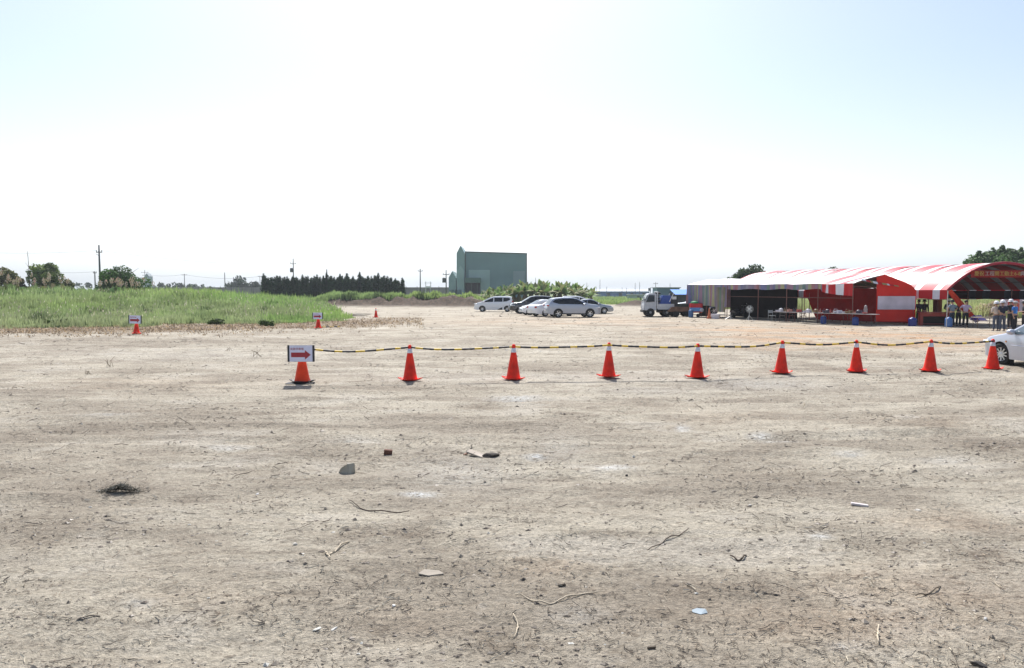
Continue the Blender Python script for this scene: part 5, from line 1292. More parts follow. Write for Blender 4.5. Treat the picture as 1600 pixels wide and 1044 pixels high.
# barrels
def barrel(px, py, Y, h, r, c1, lb, lidc=None):
    p = P(px, py, Y); o = empty('blue_barrel', (p.x, Y, 0), 0, lb, 'barrel', 'blue plastic barrels')
    MB().lathe([(r*.86,0),(r*.95,.04),(r,.2*h),(r*.97,.3*h),(r,.5*h),(r*.97,.7*h),(r,.80*h),(r*.93,.92*h),(r*.72,h)], n=20).build('body', nmat('barrel_blue', c1, .35), o, smooth=True)
    MB().lathe([(r*.74,h-.01),(r*.74,h+.01),(r*.6,h+.02),(r*.3,h+.025),(r*.28,h+.05)], n=20).build('lid', nmat('lid', lidc or c1, .4), o, smooth=True)
barrel(1286.5, 505, 46.8, .52, .19, (.012,.055,.28), 'blue barrel with a pale side under the tables, leftmost', (.5,.55,.62))
barrel(1336.5, 508.5, 45.0, .50, .205, (.015,.06,.30), 'blue barrel under the tables at the front corner post of the gabled tent')
barrel(1425.5, 511, 43.4, .52, .24, (.006,.018,.17), 'dark blue barrel in the shade between the two tents')
barrel(1482, 511.5, 42.9, .55, .21, (.07,.17,.42), 'light blue barrel beside the man in the grey shirt')
# fan
p = P(1170.5, 502, 51.5); o = empty('standing_fan', (p.x, 51.5, 0), 0, 'white standing fan on tripod legs in the dark opening of the gabled tent', 'fan')
b = MB(); wf = nmat('fan_white', (.6,.62,.62), .5)
for a in (0, 2.1, 4.2): b.tube([(0,0,.42),(math.cos(a)*.36, math.sin(a)*.36, 0)], .014, 5)
b.tube([(0,0,.3),(0,0,.82)], .016, 6); b.build('tripod', wf, o)
b = MB()
for rr in (.27,.2,.13,.06): b.tube([(rr*math.cos(t/16*2*PI), -.06, .88+rr*math.sin(t/16*2*PI)) for t in range(17)], .006, 4, cap=False)
for k in range(14): b.tube([(.05*math.cos(k/14*6.28),-.075,.88+.05*math.sin(k/14*6.28)),(.27*math.cos(k/14*6.28),-.05,.88+.27*math.sin(k/14*6.28))], .005, 4)
b.build('cage', wf, o)
b = MB()
for k in range(4):
    a = k*PI/2+.4; b.add([(0,-.02,.88),(.22*math.cos(a),-.05,.88+.22*math.sin(a)),(.24*math.cos(a+.8),.0,.88+.24*math.sin(a+.8))], [(0,1,2)])
b.build('blades', nmat('fan_blade', (.4,.42,.42), .4), o); MB().lathe([(.05,-.04),(.08,.0),(.07,.12),(.03,.14)], (0,0,.88), 12, 'Y').build('motor', wf, o, smooth=True)
# chairs
def chair(px, py, Y, rz, lb, col):
    p = P(px, py, Y); o = empty('metal_chair', (p.x, Y, 0), rz, lb, 'chair', 'metal chairs by the tables'); m_ = nmat('chair_metal', col, .4, .3)
    MB().box((0,0,.44), (.40,.38,.025)).build('seat', m_, o, bevel=.006)
    for sx in (-1,1):
        MB().tube([(sx*.19,-.17,0),(sx*.18,-.15,.44)], .011, 6).build('leg', m_, o)
        MB().tube([(sx*.19,.18,0),(sx*.18,.16,.44),(sx*.18,.20,.84)], .011, 6).build('leg', m_, o)
    MB().box((0,.19,.72), (.38,.02,.20)).build('backrest', m_, o, bevel=.005)
chair(1206, 503, 50.6, .3, 'pale metal chair at the left end of the tables', (.45,.48,.5))
chair(1222, 503, 50.2, 2.8, 'dark metal chair behind the left end of the tables', (.08,.07,.07))
chair(1255, 505, 49.6, 2.6, 'dark metal chair pushed behind the second table', (.06,.05,.05))
chair(1237, 504, 49.9, 2.9, 'reddish metal chair behind the leftmost table', (.16,.03,.03))
# items left of the tent
p = P(1087, 495, 59.5); o = empty('drinks_cart', (p.x, 59.5, 0), 0, 'red and blue cart with a green cover standing by the striped tent side', 'cart')
MB().box((0,0,1.0), (1.0,.6,.35)).build('red_box', nmat('cart_red', (.55,.02,.03), .5), o, bevel=.03)
MB().box((-.02,-.02,.66), (.85,.55,.32)).build('blue_cooler', nmat('cooler_blue', (.12,.34,.72), .4), o, bevel=.04)
MB().box((.02,-.02,.44), (.95,.55,.10)).build('red_tray', nmat('cart_red_low', (.6,.08,.03), .5), o, bevel=.02)
MB().lathe([(.05,-.03),(.17,-.02),(.17,.04),(.1,.06)], (.42,-.33,.62), 16, 'Y').build('round_drum', nmat('drum_white', (.6,.58,.62), .4), o, smooth=True)
b = MB(); b.lathe([(.36,1.17),(.3,1.3),(.12,1.36),(.02,1.37)], (-.12,0,0), 14); b.build('green_cover', nmat('green_cloth', (.03,.25,.10), .7), o, smooth=True)
for sx in (-.42,.42):
    for sy in (-.24,.24): MB().tube([(sx,sy,0),(sx,sy,.42)], .018, 6).build('leg', M['pipe'], o)
MB().lathe([(.05,-.03),(.15,-.03),(.16,0),(.15,.03),(.05,.03)], (.12,-.3,.16), 16, 'Y').build('wheel', M['tyre'], o)
barrel(1079.5, 494, 58.9, .62, .2, (.05,.13,.30), 'dull blue barrel at the left end of the cart')
p = P(1103, 496, 59.6); o = MB().box((0,0,.62), (.75,.5,1.0)).box((0,-.02,.1), (.8,.55,.06)).box((0,0,1.15), (.82,.56,.05)).build('dark_cabinet', nmat('cabinet_dark', (.03,.035,.03), .7), None, bevel=.02, loc=(p.x, 60.2, 0)); tag(o, 'dark cabinet between the cart and the old orange cone', 'cabinet')
p = P(1108, 498.5, 55.8); o = copy_tree(cone0); o.location = (p.x, 55.8, 0); o.scale = (.9,.9,1.0); tag(o, 'faded orange cone beside the white tub at the striped tent side', 'traffic cone'); 
if 'group' in o: del o['group']
for c in [c for c in COL.objects if c.parent == o]:
    c.data = c.data.copy(); c.data.materials.clear(); c.data.materials.append(nmat('faded_orange', (.62,.16,.06), .6))
p = P(1117.5, 499, 55.6); o = empty('white_tub', (p.x, 55.6, 0), 0, 'round white plastic tub on the ground beside the faded orange cone', 'tub')
MB().lathe([(.27,0),(.29,.02),(.33,.36),(.35,.38),(.35,.40),(.32,.40),(.28,.05)], n=24).build('wall', nmat('tub_white', (.68,.68,.78), .4), o, smooth=True)
MB().lathe([(.02,.30),(.30,.31),(.3,.29)], n=20).build('contents', nmat('tub_in', (.12,.08,.16), .6), o)
p = P(1133, 498, 56.5); o = MB().box((0,0,.28), (1.1,.5,.04)).box((-.45,0,.14), (.05,.45,.26)).box((.45,0,.14), (.05,.45,.26)).box((.1,0,.10), (.9,.3,.05)).build('low_bench', nmat('bench_wood', (.35,.31,.28), .7), None, loc=(p.x, 56.6, 0)); tag(o, 'low pale bench right of the white tub at the tent side', 'bench')
p = P(1141, 500, 54.9); b = MB(); b.tube([(0,0,.0),(0,0,.55)], .02, 6)
for a in (0,1.6,3.1,4.7): b.tube([(0,0,.22),(math.cos(a)*.42, math.sin(a)*.3, .0)], .015, 5)
o = b.build('post_stand', M['pipe_l'], None, loc=(p.x, 54.9, 0)); tag(o, 'small metal cross stand at the foot of the tent corner post', 'stand')
p = P(1155, 500, 57.5); o = empty('motor_scooter', (p.x, 57.5, 0), .3, 'dark parked scooter with chrome glints inside the gabled tent, left of the fan', 'scooter')
MB().lathe([(.17,-.05),(.24,-.06),(.26,0),(.24,.06),(.17,.05)], (-.6,0,.26), 18, 'Y').build('wheel', M['tyre'], o, smooth=True)
MB().lathe([(.17,-.05),(.24,-.06),(.26,0),(.24,.06),(.17,.05)], (.6,0,.26), 18, 'Y').build('wheel', M['tyre'], o, smooth=True)
b = MB(); b.add([(-.85,-.13,.45),(-.1,-.15,.32),(.35,-.15,.35),(.55,-.08,.95),(.4,-.08,.98),(.22,-.12,.48),(-.05,-.14,.62),(-.8,-.13,.72)] + [(-.85,.13,.45),(-.1,.15,.32),(.35,.15,.35),(.55,.08,.95),(.4,.08,.98),(.22,.12,.48),(-.05,.14,.62),(-.8,.13,.72)],
   [tuple(range(8)), tuple(range(15,7,-1))] + [(i,(i+1)%8,(i+1)%8+8,i+8) for i in range(8)]); b.build('body', M['blackp'], o, bevel=.02)
MB().box((-.42,0,.76), (.7,.26,.09)).build('seat', M['black'], o, bevel=.03); MB().tube([(.42,-.3,1.03),(.46,0,1.0),(.42,.3,1.03)], .018, 6).build('handlebar', M['rim'], o); MB().lathe([(.01,0),(.05,.01),(.02,.03)], (.44,-.3,1.18), 10, 'X').build('mirror', M['rim'], o)
# table with bundle in tent B
p = P(1537, 500, 42.0); o = empty('wooden_plank_table', (p.x, 42.0, 0), 0, 'low pale plank trestle left of the man in the beige jacket', 'table')
MB().box((0,0,.62), (1.25,.5,.04)).box((-.05,-.02,.40), (1.1,.4,.03)).build('plank', nmat('pale_plank', (.5,.42,.33), .7), o)
for sx in (-.5,.5):
    for sy in (-.2,.2): MB().tube([(sx,sy,0),(sx,sy,.6)], .02, 6).build('leg', M['wood'], o)
p = P(1526, 497, 43.0); b = MB(); b.grid(lambda u, v: ((u-.5)*.9, (v-.5)*.6, .30*math.sin(PI*u)*math.sin(PI*v)*(1+.3*math.sin(u*17)*math.sin(v*11))), 14, 10, (.34,.24,.46)); o = b.build('cloth_bundle', M['clothd'], None, smooth=True, loc=(p.x+.1, 43.0, .4)); tag(o, 'crumpled lilac cloth bundle at the foot of the slung red strip', 'cloth')
p = P(1542, 488, 58); V, F, C = leafcloud([(0,0,.5,1.0,.8,.7),(.7,0,.8,.7,.6,.6),(-.6,0,.4,.7,.6,.5)], 900, .12, (.50,.42,.28), 3); o = npmesh('straw_heap', V, F, M['leaf'], None, fcol=C, loc=(p.x, 58, 0)); tag(o, 'pale straw heap in the meadow seen left of the beige jacket man', 'straw heap')
o = MB().grid(lambda u, v: (u*5.0, .05*math.sin(u*20), .7+v*1.35), 24, 3, colfn=lambda u, v: [(.45,.38,.42),(.5,.12,.1),(.45,.40,.45),(.42,.30,.12)][int(u*7) % 4]).build('back_curtain', M['clothd'], None, loc=(P(1562, 470, 52).x, 52, 0)); tag(o, 'pale and red cloth hung behind the group of men in helmets', 'cloth')

# ------------------------------------------------------------------ people
def skin_mesh(chains, name, mat_, parent, sub=1, root=0):
    """chains: dict of verts {id:(pos, (rx,ry))} and edges"""
    vs_, ed = chains; me = bpy.data.meshes.new('tmp'); me.from_pydata([v[0] for v in vs_], ed, [])
    ob = bpy.data.objects.new('tmp', me); COL.objects.link(ob)
    md = ob.modifiers.new('s', 'SKIN'); md.use_smooth_shade = True
    if sub: ob.modifiers.new('u', 'SUBSURF').levels = sub; 
    for i, v in enumerate(vs_): me.skin_vertices[0].data[i].radius = v[1]
    me.skin_vertices[0].data[root].use_root = True
    bpy.context.view_layer.update()
    m2 = bpy.data.meshes.new_from_object(ob.evaluated_get(bpy.context.evaluated_depsgraph_get()))
    bpy.data.objects.remove(ob); m2.name = name; m2.materials.clear(); m2.materials.append(mat_)
    m2.polygons.foreach_set('use_smooth', [True]*len(m2.polygons))
    o = bpy.data.objects.new(name, m2); COL.objects.link(o); o.parent = parent; return o
def person(px, py, Y, rz, lb, shirt, trousers, hat=None, arms='down', h=1.66, long_=False, hairc=None, vest=None, lean=0):
    p = P(px, py, Y); k = h/1.72
    o = empty('person', (p.x, Y, tz(p.x, Y)), rz, lb, 'person', 'people at the tents'); o.scale = (k,k,k)
    vs_ = []; ed = []
    def v(pos, r, par=None):
        vs_.append((pos, r if isinstance(r, tuple) else (r, r)))
        if par is not None: ed.append((par, len(vs_)-1))
        return len(vs_)-1
    pel = v((0,0,.96), (.135,.095)); sp_ = v((0,.0+lean*.3,1.12), (.125,.09), pel); ch = v((0,lean,1.32), (.155,.10), sp_); nb = v((0,lean,1.45), (.06,.055), ch)
    nk = v((0,lean+.01,1.52), (.05,.052), nb); hd1 = v((0,lean+.03,1.60), (.068,.085), nk); hd2 = v((0,lean+.02,1.68), (.07,.085), hd1)
    nose = v((0,lean+.115,1.60), (.012,.012), hd1)
    legs = {}; armp = {}
    for s_ in (-1, 1):
        hp = v((s_*.09,0,.88), .082, pel); kn = v((s_*.105,.015,.49), .056, hp); an = v((s_*.11,-.01,.09), .038, kn); he = v((s_*.115,.03,.04), .036, an); to = v((s_*.13,.15,.03), .032, he)
        legs[s_] = ((s_*.09,0,.90), (s_*.105,.015,.49), (s_*.11,-.01,.11))
        if arms == 'down': pts = [(s_*.185,lean,1.39),(s_*.235,lean-.02,1.12),(s_*.25,lean+.06,.88)]
        elif arms == 'back': pts = [(s_*.185,lean,1.39),(s_*.26,lean-.10,1.13),(s_*.045,lean-.19,.98)]
        elif arms == 'hips': pts = [(s_*.185,lean,1.39),(s_*.36,lean-.03,1.18),(s_*.22,lean+.10,1.02)]
        elif arms == 'front': pts = [(s_*.185,lean,1.39),(s_*.24,lean+.02,1.14),(s_*.10,lean+.24,1.10)]
        sh = v(pts[0], .052, ch); el = v(pts[1], .040, sh); wr_ = v(pts[2], .026, el)
        d = (Vector(pts[2])-Vector(pts[1])).normalized(); pl = Vector(pts[2]) + d*.06; pm = v(tuple(pl), (.030,.018), wr_)
        side = d.cross(Vector((0,0,1))); side = side.normalized() if side.length > .1 else Vector((0,1,0))
        if abs(d.z) > .8: side = Vector((0,1,0))
        bend = Vector((-s_*.3,0,0))
        for f_, (off, ln) in enumerate(((-.026,.062),(-.009,.075),(.009,.07),(.026,.055))):
            a1 = pl + side*off + d*.028; f1 = v(tuple(a1), .0085, pm); f2 = v(tuple(a1 + (d+bend*.3).normalized()*ln*.55), .008, f1); v(tuple(a1 + (d+bend*.3).normalized()*ln*.55 + (d+bend).normalized()*ln*.45), .007, f2)
        t1 = v(tuple(pl + side*.036 - d*.015), .009, pm); v(tuple(pl + side*.055 + d*.03), .008, t1)
        armp[s_] = pts
    skin_mesh((vs_, ed), 'body', M['skin'], o, 1)
    # trousers
    tv = [((0,0,1.0),(.15,.112)), ((0,0,.93),(.15,.115))]; te = [(0,1)]
    for s_ in (-1, 1):
        b0 = len(tv); l0, l1, l2 = legs[s_]; tv += [((l0[0],0,.84),(.095,.098)), (l1,(.074,.076)), (((l1[0]+l2[0])/2,0,.3),(.068,.072)), (l2,(.062,.066))]; te += [(1,b0),(b0,b0+1),(b0+1,b0+2),(b0+2,b0+3)]
    skin_mesh((tv, te), 'trousers', nmat('trousers', trousers, .85, var=.15, scale=9), o, 1)
    fm = nmat('shirt', shirt, .8, var=.12, scale=8)
    tv = [((0,0,.95),(.158,.118)), ((0,lean*.3,1.12),(.148,.112)), ((0,lean,1.32),(.172,.118)), ((0,lean,1.43),(.09,.075))]; te = [(0,1),(1,2),(2,3)]
    for s_ in (-1, 1):
        a, b1, c_ = [Vector(x) for x in armp[s_]]; i0 = len(tv); tv += [(tuple(a),(.068,.068)), (tuple(a.lerp(b1,.75)),(.06,.06))]; te += [(2,i0),(i0,i0+1)]
        if long_: tv += [(tuple(b1),(.054,.054)), (tuple(c_.lerp(b1,.08)),(.042,.042))]; te += [(i0+1,i0+2),(i0+2,i0+3)]
    skin_mesh((tv, te), 'shirt', fm, o, 1)
    if vest:
        tv = [((0,.006,1.0),(.10,.123)), ((0,lean*.3+.006,1.15),(.09,.119)), ((0,lean+.006,1.33),(.10,.124))]
        skin_mesh((tv, [(0,1),(1,2)]), 'shirt_front', nmat('shirt_front', vest, .8), o, 1)
    # shoes
    for s_ in (-1, 1): 
        b = MB(); b.lathe([(.3,0),(.95,.02),(1,.35),(.8,.8),(.35,1.0)], n=12); b.v = [(s_*.12+x*.048, .06+y*.135, z*.085) for x, y, z in b.v]; b.build('shoe', M['black'], o, smooth=True)
    # hair and hat
    hy = lean+.02
    b = MB(); b.lathe([(.092,-.06),(.099,0),(.094,.05),(.07,.09),(.035,.108),(.005,.112)], (0,0,0), 16); b.v = [(x, y*1.12+hy-.022, z+1.655) for x, y, z in b.v]; b.build('hair', nmat('hair', hairc or (.012,.01,.01), .7), o, smooth=True)
    if hat:
        kind, hc = hat; hm = nmat('hat', hc, .35 if kind == 'helmet' else .7)
        b = MB()
        if kind == 'helmet': b.lathe([(.125,-.012),(.122,.03),(.11,.08),(.08,.115),(.04,.132),(.005,.136)], n=20); br = [(.125,-.015),(.150,-.022),(.150,-.012),(.124,0)]
        else: b.lathe([(.108,-.01),(.106,.05),(.08,.09),(.03,.10),(.005,.10)], n=18); br = None
        b.v = [(x, y*1.15+hy-.01, z+1.665) for x, y, z in b.v]
        hto = b.build('helmet' if kind == 'helmet' else 'cap', hm, o, smooth=True)
        b = MB()
        if br: b.lathe(br, n=20, cap=False); b.v = [(x, y*1.2+hy, z+1.662) for x, y, z in b.v]
        else: b.add([(-.07,hy+.09,1.665),(.07,hy+.09,1.665),(.06,hy+.20,1.645),(-.06,hy+.20,1.645)], [(0,1,2,3)])
        if kind == 'bucket': b.lathe([(.10,-.01),(.19,-.05),(.19,-.04),(.10,.0)], n=18, cap=False); b.v = [(x, y, z) if i < 4 else (x, y+hy, z+1.665) for i, (x, y, z) in enumerate(b.v)]
        b.build('brim', hm, hto, smooth=False)
    for s_ in (-1, 1):
        b = MB(); b.lathe([(.002,-.011),(.011,0),(.002,.011)], (s_*.028, lean+.108, 1.628), 8); b.build('eye', M['hair'], o, smooth=True)
        b = MB(); b.lathe([(.004,-.03),(.014,-.012),(.017,.012),(.008,.028)], (s_*.084, lean+.03, 1.60), 8); b.build('ear', M['skin'], o, smooth=True)
    MB().box((0, lean+.113, 1.558), (.042,.008,.009)).build('mouth', nmat('lips', (.25,.09,.07), .6), o)
    return o
BACK = 0; FRONT = PI
NAVY = (.02,.028,.05); DK = (.015,.015,.02); JEAN = (.075,.09,.13)
person(1435, 506, 46.2, 2.2, 'person in navy behind the red counter, left of the one in a wide hat', NAVY, DK, arms='front', h=1.60, long_=True)
person(1443.5, 506, 46.0, 2.6, 'person in black with a wide brimmed hat behind the red counter', DK, DK, ('bucket',(.02,.02,.02)), 'down', 1.62, True)
person(1487, 511.5, 43.0, .2, 'man in a grey blue shirt standing beside the light blue barrel', (.17,.22,.28), NAVY, None, 'hips', 1.66)
person(1481.5, 510, 44.6, -.4, 'person in dark clothes and pale cap half hidden behind the man in grey blue', NAVY, DK, ('cap',(.42,.44,.46)), 'front', 1.66, True)
person(1497, 509.5, 44.8, PI, 'dark haired person in black bending between the grey shirt and the lilac shirt', DK, DK, None, 'front', 1.58, True, lean=.05)
person(1508, 512.5, 42.8, PI-.3, 'man in a lilac shirt and black trousers with hands on hips', (.42,.34,.48), (.012,.012,.016), None, 'hips', 1.63)
person(1555.5, 518, 38.8, -.15, 'person in a long sleeved beige jacket, jeans and white helmet seen from behind', (.58,.50,.44), JEAN, ('helmet',(.75,.76,.80)), 'front', 1.62, True)
person(1565.5, 517.5, 38.6, -.1, 'person in a dark shirt, jeans and white helmet with hands clasped behind the back', (.025,.03,.05), JEAN, ('helmet',(.78,.79,.82)), 'back', 1.69)
person(1578, 515.5, 40.2, .1, 'person in black with a white helmet, mostly hidden behind the man in bright blue', DK, DK, ('helmet',(.75,.76,.80)), 'front', 1.66, True)
person(1584.5, 517.5, 38.0, PI+.5, 'man in a bright blue and navy polo shirt and grey cap, arms hanging', (.03,.16,.50), DK, ('cap',(.45,.42,.44)), 'down', 1.62, vest=(.05,.32,.78), hairc=(.2,.19,.18))
person(1599, 516.5, 39.2, 1.2, 'person in black with a black and white helmet at the right edge of the photo', (.02,.02,.03), DK, ('helmet',(.05,.05,.05)), 'front', 1.60)
person(1612, 517, 39.6, 1.6, 'person in a purple shirt just outside the right edge beside the silver car', (.10,.05,.12), DK, ('helmet',(.6,.6,.62)), 'down', 1.64)

# ------------------------------------------------------------------ debris on the ground
def rock(name, px, py, size, m_, lb, cat, seed, sub=2, flat=1.0, sink=.25):
    bm = bmesh.new(); bmesh.ops.create_icosphere(bm, subdivisions=sub, radius=1); q = random.Random(seed)
    cuts = [(Vector((q.gauss(0,1), q.gauss(0,1), q.gauss(0,1))).normalized(), q.uniform(.42,.72)) for _ in range(7)]
    for v in bm.verts:
        for n_, d in cuts:
            t = v.co.dot(n_)
            if t > d: v.co -= n_*(t-d)
        v.co *= 1 + q.uniform(-.03,.03)
        v.co.z = max(v.co.z, -.32)
        v.co = Vector((v.co.x*size[0], v.co.y*size[1], v.co.z*size[2]))
    me = bpy.data.meshes.new(name); bm.to_mesh(me); bm.free(); me.materials.append(m_)
    p = GP(px, py); o = bpy.data.objects.new(name, me); COL.objects.link(o); o.location = (p.x, p.y+size[1]*.6, p.z + size[2]*(.30 - sink*.3)); o.rotation_euler.z = q.uniform(0, 6.28) if flat else 0
    return tag(o, lb, cat)
p = GP(542, 737); b = MB(); b.add([(-.105,-.03,-.02),(.05,-.075,-.02),(.09,.06,-.02),(-.06,.08,-.02),(-.055,-.05,.075),(.02,-.055,.125),(.092,.02,.118),(.0,.07,.10),(-.085,.02,.05)], [(3,2,1,0),(0,1,5,4),(1,2,6,5),(2,3,7,6),(3,0,8,7),(0,4,8),(4,5,6,7,8)]); o = b.build('concrete_lump', M['concrete'], None, bevel=.006, loc=p); tag(o, 'grey broken concrete lump left of the small brick', 'rock')
p = GP(606.5, 709); b = MB(); b.box((0,0,.028), (.105,.07,.06), rz=.1, ry=.1); o = b.build('brick_piece', nmat('brick', (.13,.06,.04), .9, bump=.4), None, bevel=.004, loc=p); tag(o, 'small dark red broken brick lying right of the concrete lump', 'brick')
p = GP(746, 710); b = MB(); b.box((-.02,.0,.035), (.24,.13,.018), rz=-.45, ry=.22); o = b.build('wood_board', nmat('grey_board', (.38,.33,.28), .85, var=.25), None, loc=p, bevel=.002); tag(o, 'pale broken board leaning against the dark earth clod', 'board')
p = GP(731, 707); b = MB(); b.box((0,0,.03), (.13,.03,.018), rz=.5, ry=-.35); o = b.build('wood_chip', nmat('brown_chip', (.22,.13,.09), .85), None, loc=p); tag(o, 'small brown stick at the left end of the pale broken board', 'stick')
rock('earth_clod', 764, 713, (.15,.09,.036), nmat('dark_earth', (.06,.05,.042), .95, bump=.8, bscale=40), 'dark root matted earth clod at the right end of the pale board', 'clod', 6, 3)
rock('black_stone', 980, 741, (.032,.02,.017), nmat('black_stone', (.02,.02,.02), .8), 'small black stone on the pale cement patch in the middle', 'stone', 7)
rock('white_stone', 494.5, 984, (.036,.022,.014), nmat('white_stone', (.45,.44,.40), .8), 'left one of two whitish flat pebbles near the bottom edge', 'stone', 8)
rock('white_stone', 522.5, 984, (.028,.016,.010), nmat('white_stone2', (.46,.45,.42), .8), 'right one of two whitish flat pebbles near the bottom edge', 'stone', 9)
rock('white_stone', 614.5, 950, (.018,.014,.010), nmat('white_stone3', (.65,.65,.63), .8), 'tiny whitish pebble below the flat grey slab', 'stone', 10)
rock('white_stone', 461, 857, (.032,.02,.018), nmat('white_stone4', (.55,.52,.46), .8), 'pale stone left of the forked pale root', 'stone', 11)
rock('white_stone', 401, 770, (.026,.02,.012), nmat('white_stone5', (.65,.64,.62), .8), 'small white stone right of the black grass clump', 'stone', 12)
rock('pale_stone', 1435, 799, (.045,.03,.012), nmat('pale_stone', (.5,.47,.42), .85), 'flat pale stone right of the white foam strip', 'stone', 13)
rock('white_stone', 1541, 968, (.014,.010,.02), nmat('white_stone6', (.65,.63,.6), .8), 'tiny upright white chip near the lower right corner', 'stone', 14)
rock('dark_stone', 1535, 1036, (.05,.03,.022), nmat('dark_stone', (.05,.045,.04), .9), 'dark clod at the bottom edge near the right corner', 'stone', 15)
rock('grass_root_clod', 1462, 582, (.1,.06,.03), nmat('dark_earth2', (.10,.08,.06), .95), 'dark little clod beside the eighth cone', 'clod', 16)
p = GP(675, 901); b = MB(); b.add([(-.10,-.02,0),(-.02,-.05,0),(.09,-.015,0),(.05,.035,0),(-.06,.05,0)] + [(-.10,-.02,.010),(-.02,-.05,.006),(.09,-.015,.007),(.05,.035,.010),(-.06,.05,.014)], [(5,6,7,8,9),(0,1,6,5),(1,2,7,6),(2,3,8,7),(3,4,9,8),(4,0,5,9)]); o = b.build('slab_chip', nmat('slab_grey', (.30,.265,.22), .9, bump=.3), None, loc=p); tag(o, 'flat pale grey slab chip below the earth rut', 'slab')
p = GP(1093, 955); b = MB(); b.add([(-.048,-.005,.006),(.0,-.034,.004),(.050,-.012,.006),(.045,.022,.016),(-.01,.030,.018),(-.048,.012,.014)], [(0,1,2,3,4,5)]); V = list(b.v); b.add([(x,y,z-.006) for x,y,z in V], [(5,4,3,2,1,0)]); o = b.build('metal_scrap', nmat('pale_blue_metal', (.28,.34,.38), .3, .2), None, loc=p); tag(o, 'small pale blue grey scrap lying below the middle right', 'scrap')
p = GP(1343, 790); b = MB(); b.box((0,0,.010), (.155,.045,.02), rz=-.28, ry=.08); o = b.build('foam_strip', nmat('foam', (.58,.53,.53), .8), None, loc=p, bevel=.003); tag(o, 'small white foam strip on the bare earth right of centre', 'foam')
for px, py, rz, w_, lb in ((878,921,.2,.055,'short dark square stick left of the curved twig'),(1018,1011,.15,.05,'short dark stick near the bottom edge, right of centre'),(1172,789,.1,.03,'tiny pale chip below the cement patch')):
    p = GP(px, py); b = MB(); b.box((0,0,.008), (w_,.014,.014), rz=rz); o = b.build('stick_piece', nmat('stick', (.09,.07,.05) if 'dark' in lb else (.6,.58,.55), .85), None, loc=p, bevel=.002); tag(o, lb, 'stick')
def twig(pxs, r, c, lb, cat='twig', lift=.012, branches=()):
    pts = []
    P_ = [GP(px, py) for px, py in pxs]
    for i in range(len(P_)-1):
        for t in range(5): pts.append(P_[i].lerp(P_[i+1], t/5))
    pts.append(P_[-1]); n = len(pts); q = random.Random(int(pxs[0][0]))
    pts = [Vector((p.x+q.uniform(-.004,.004), p.y+q.uniform(-.004,.004), tz(p.x, p.y)+lift+.008*math.sin(i*.7))) for i, p in enumerate(pts)]
    b = MB(); b.tube(pts, [r*(.55+.45*math.sin(PI*(i+1)/(n+1))) for i in range(n)], 6)
    for i, (dx, dy, dz) in branches:
        b.tube([pts[min(i, n-1)], pts[min(i, n-1)]+Vector((dx*.5,dy*.5,dz*.6)), pts[min(i, n-1)]+Vector((dx,dy,dz))], [r*.6, r*.45, r*.2], 5)
    o = b.build('twig', nmat('twig', c, .85), None, smooth=True); return tag(o, lb, cat, 'larger twigs on the bare earth')
PALE = (.47,.40,.30); DARK = (.08,.06,.045)
twig([(805,936),(820,938),(838,946),(860,948),(885,940),(915,933),(945,933)], .0052, PALE, 'long pale curved twig bent like a bow near the bottom centre')
twig([(545,783),(562,793),(590,799),(620,802),(640,802)], .006, DARK, 'long dark curved twig below the white powder patch')
twig([(508,868),(512,872),(530,860),(546,851)], .0075, PALE, 'pale forked root lying beside the earth rut', branches=((1,(.02,-.05,.01)),(8,(-.01,-.02,.02))))
twig([(516,881),(510,870)], .006, PALE, 'short pale end of the forked root')
twig([(1012,866),(1028,858),(1044,848),(1060,843),(1076,836)], .005, DARK, 'dark wavy twig right of centre, upper one')
twig([(1140,872),(1152,878),(1160,876),(1166,869)], .008, DARK, 'dark curved root piece right of the wavy twig')
twig([(1430,933),(1445,931),(1458,926),(1470,918)], .006, (.14,.11,.08), 'straight dark stick at the lower right')
twig([(1372,1002),(1371,990),(1373,978)], .0065, PALE, 'pale upright forked twig at the lower right', branches=((3,(.03,.02,.02)),(5,(-.03,.01,.02))))
twig([(1545,908),(1556,914),(1566,921)], .004, PALE, 'pale slanting straw stalk near the right edge')
twig([(802,965),(808,975),(809,985),(803,995)], .005, PALE, 'pale curved straw stalk left of the bow shaped twig')
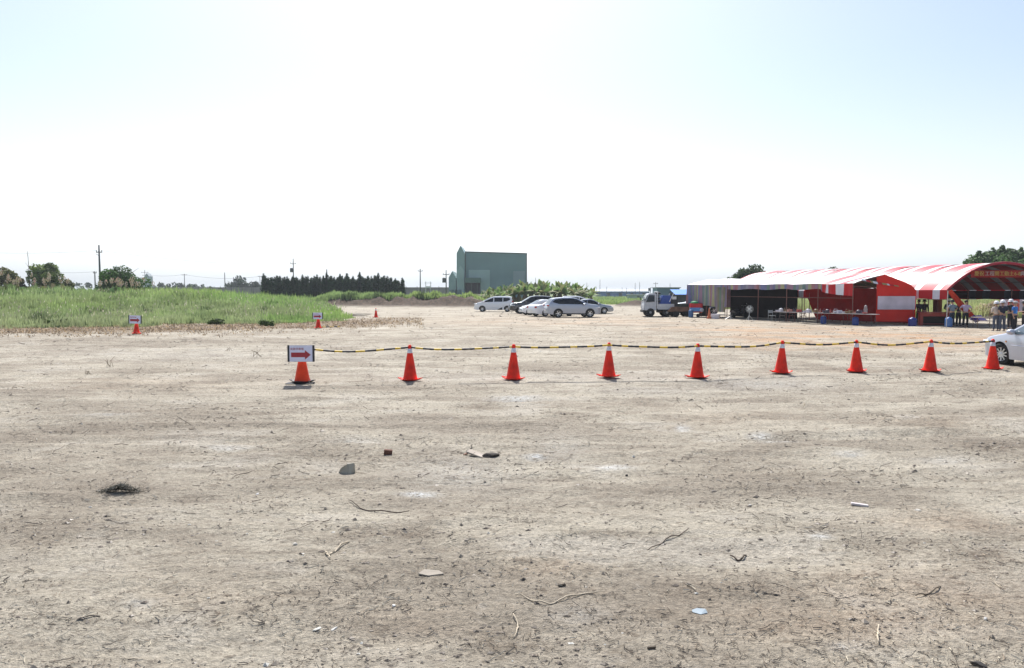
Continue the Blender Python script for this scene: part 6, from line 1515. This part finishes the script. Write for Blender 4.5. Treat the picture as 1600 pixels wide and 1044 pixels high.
twig([(362,752),(380,741),(398,734)], .004, DARK, 'thin dark twig right of the black grass clump')
# dead grass clump
p = GP(187, 768); r_ = np.random.default_rng(3); b = MB()
for k in range(900):
    x, y = r_.normal(0,.10), r_.normal(0,.035); a = r_.uniform(0,6.28); L_ = r_.uniform(.03,.09); c = tuple(np.array((.035,.036,.026))*r_.uniform(.4,1.6))
    z0 = max(0, .075*math.exp(-(x/.12)**2)*r_.uniform(.2,1)); b.add([(x,y,z0),(x+.014,y,z0),(x+math.cos(a)*L_,y+math.sin(a)*L_*.6,z0+L_*r_.uniform(-.1,.35))], [(0,1,2)], c)
o = b.build('dead_grass_clump', M['grassblade'], None, loc=(p.x, p.y, p.z+.004)); tag(o, 'black matted clump of dead grass on the left of the bare earth', 'dead grass')
# little dry weeds standing on the dirt near the left
for k, (px, py, hh, lb) in enumerate(((168,574,.32,'sparse dry weed stalks on the bare earth, left'),(402,560,.32,'single bent dry stalk left of the nearest arrow sign'),(135,586,.12,'dry pale stalks lying below the sparse weed'),(358,548,.18,'tiny dry weed right of the sparse stalks'))):
    p = GP(px, py); b = MB(); q = random.Random(k)
    for j in range(5): 
        a = q.uniform(-.8,.8); b.tube([(q.uniform(-.15,.15),q.uniform(-.05,.05),0),(a*hh*.5,0,hh*.6),(a*hh,0,hh*q.uniform(.5,1))], [.007,.005,.003], 4)
    o = b.build('dry_weed', nmat('dry_weed', (.24,.19,.13), .9), None, loc=p); tag(o, lb, 'weed')

# ------------------------------------------------------------------ air
HZ = 0.00033
if HZ:
    b = MB(); b.box((0,0,9.5), (8600,8600,22)); m = bpy.data.materials.new('haze'); m.use_nodes = True; n = m.node_tree.nodes; n.clear()
    ou = n.new('ShaderNodeOutputMaterial'); pv = n.new('ShaderNodeVolumePrincipled'); pv.inputs['Color'].default_value = (.86,.92,1,1); pv.inputs['Density'].default_value = HZ; pv.inputs['Anisotropy'].default_value = .3
    m.node_tree.links.new(pv.outputs[0], ou.inputs['Volume']); o = b.build('haze', m, None); tag(o, kind='stuff')
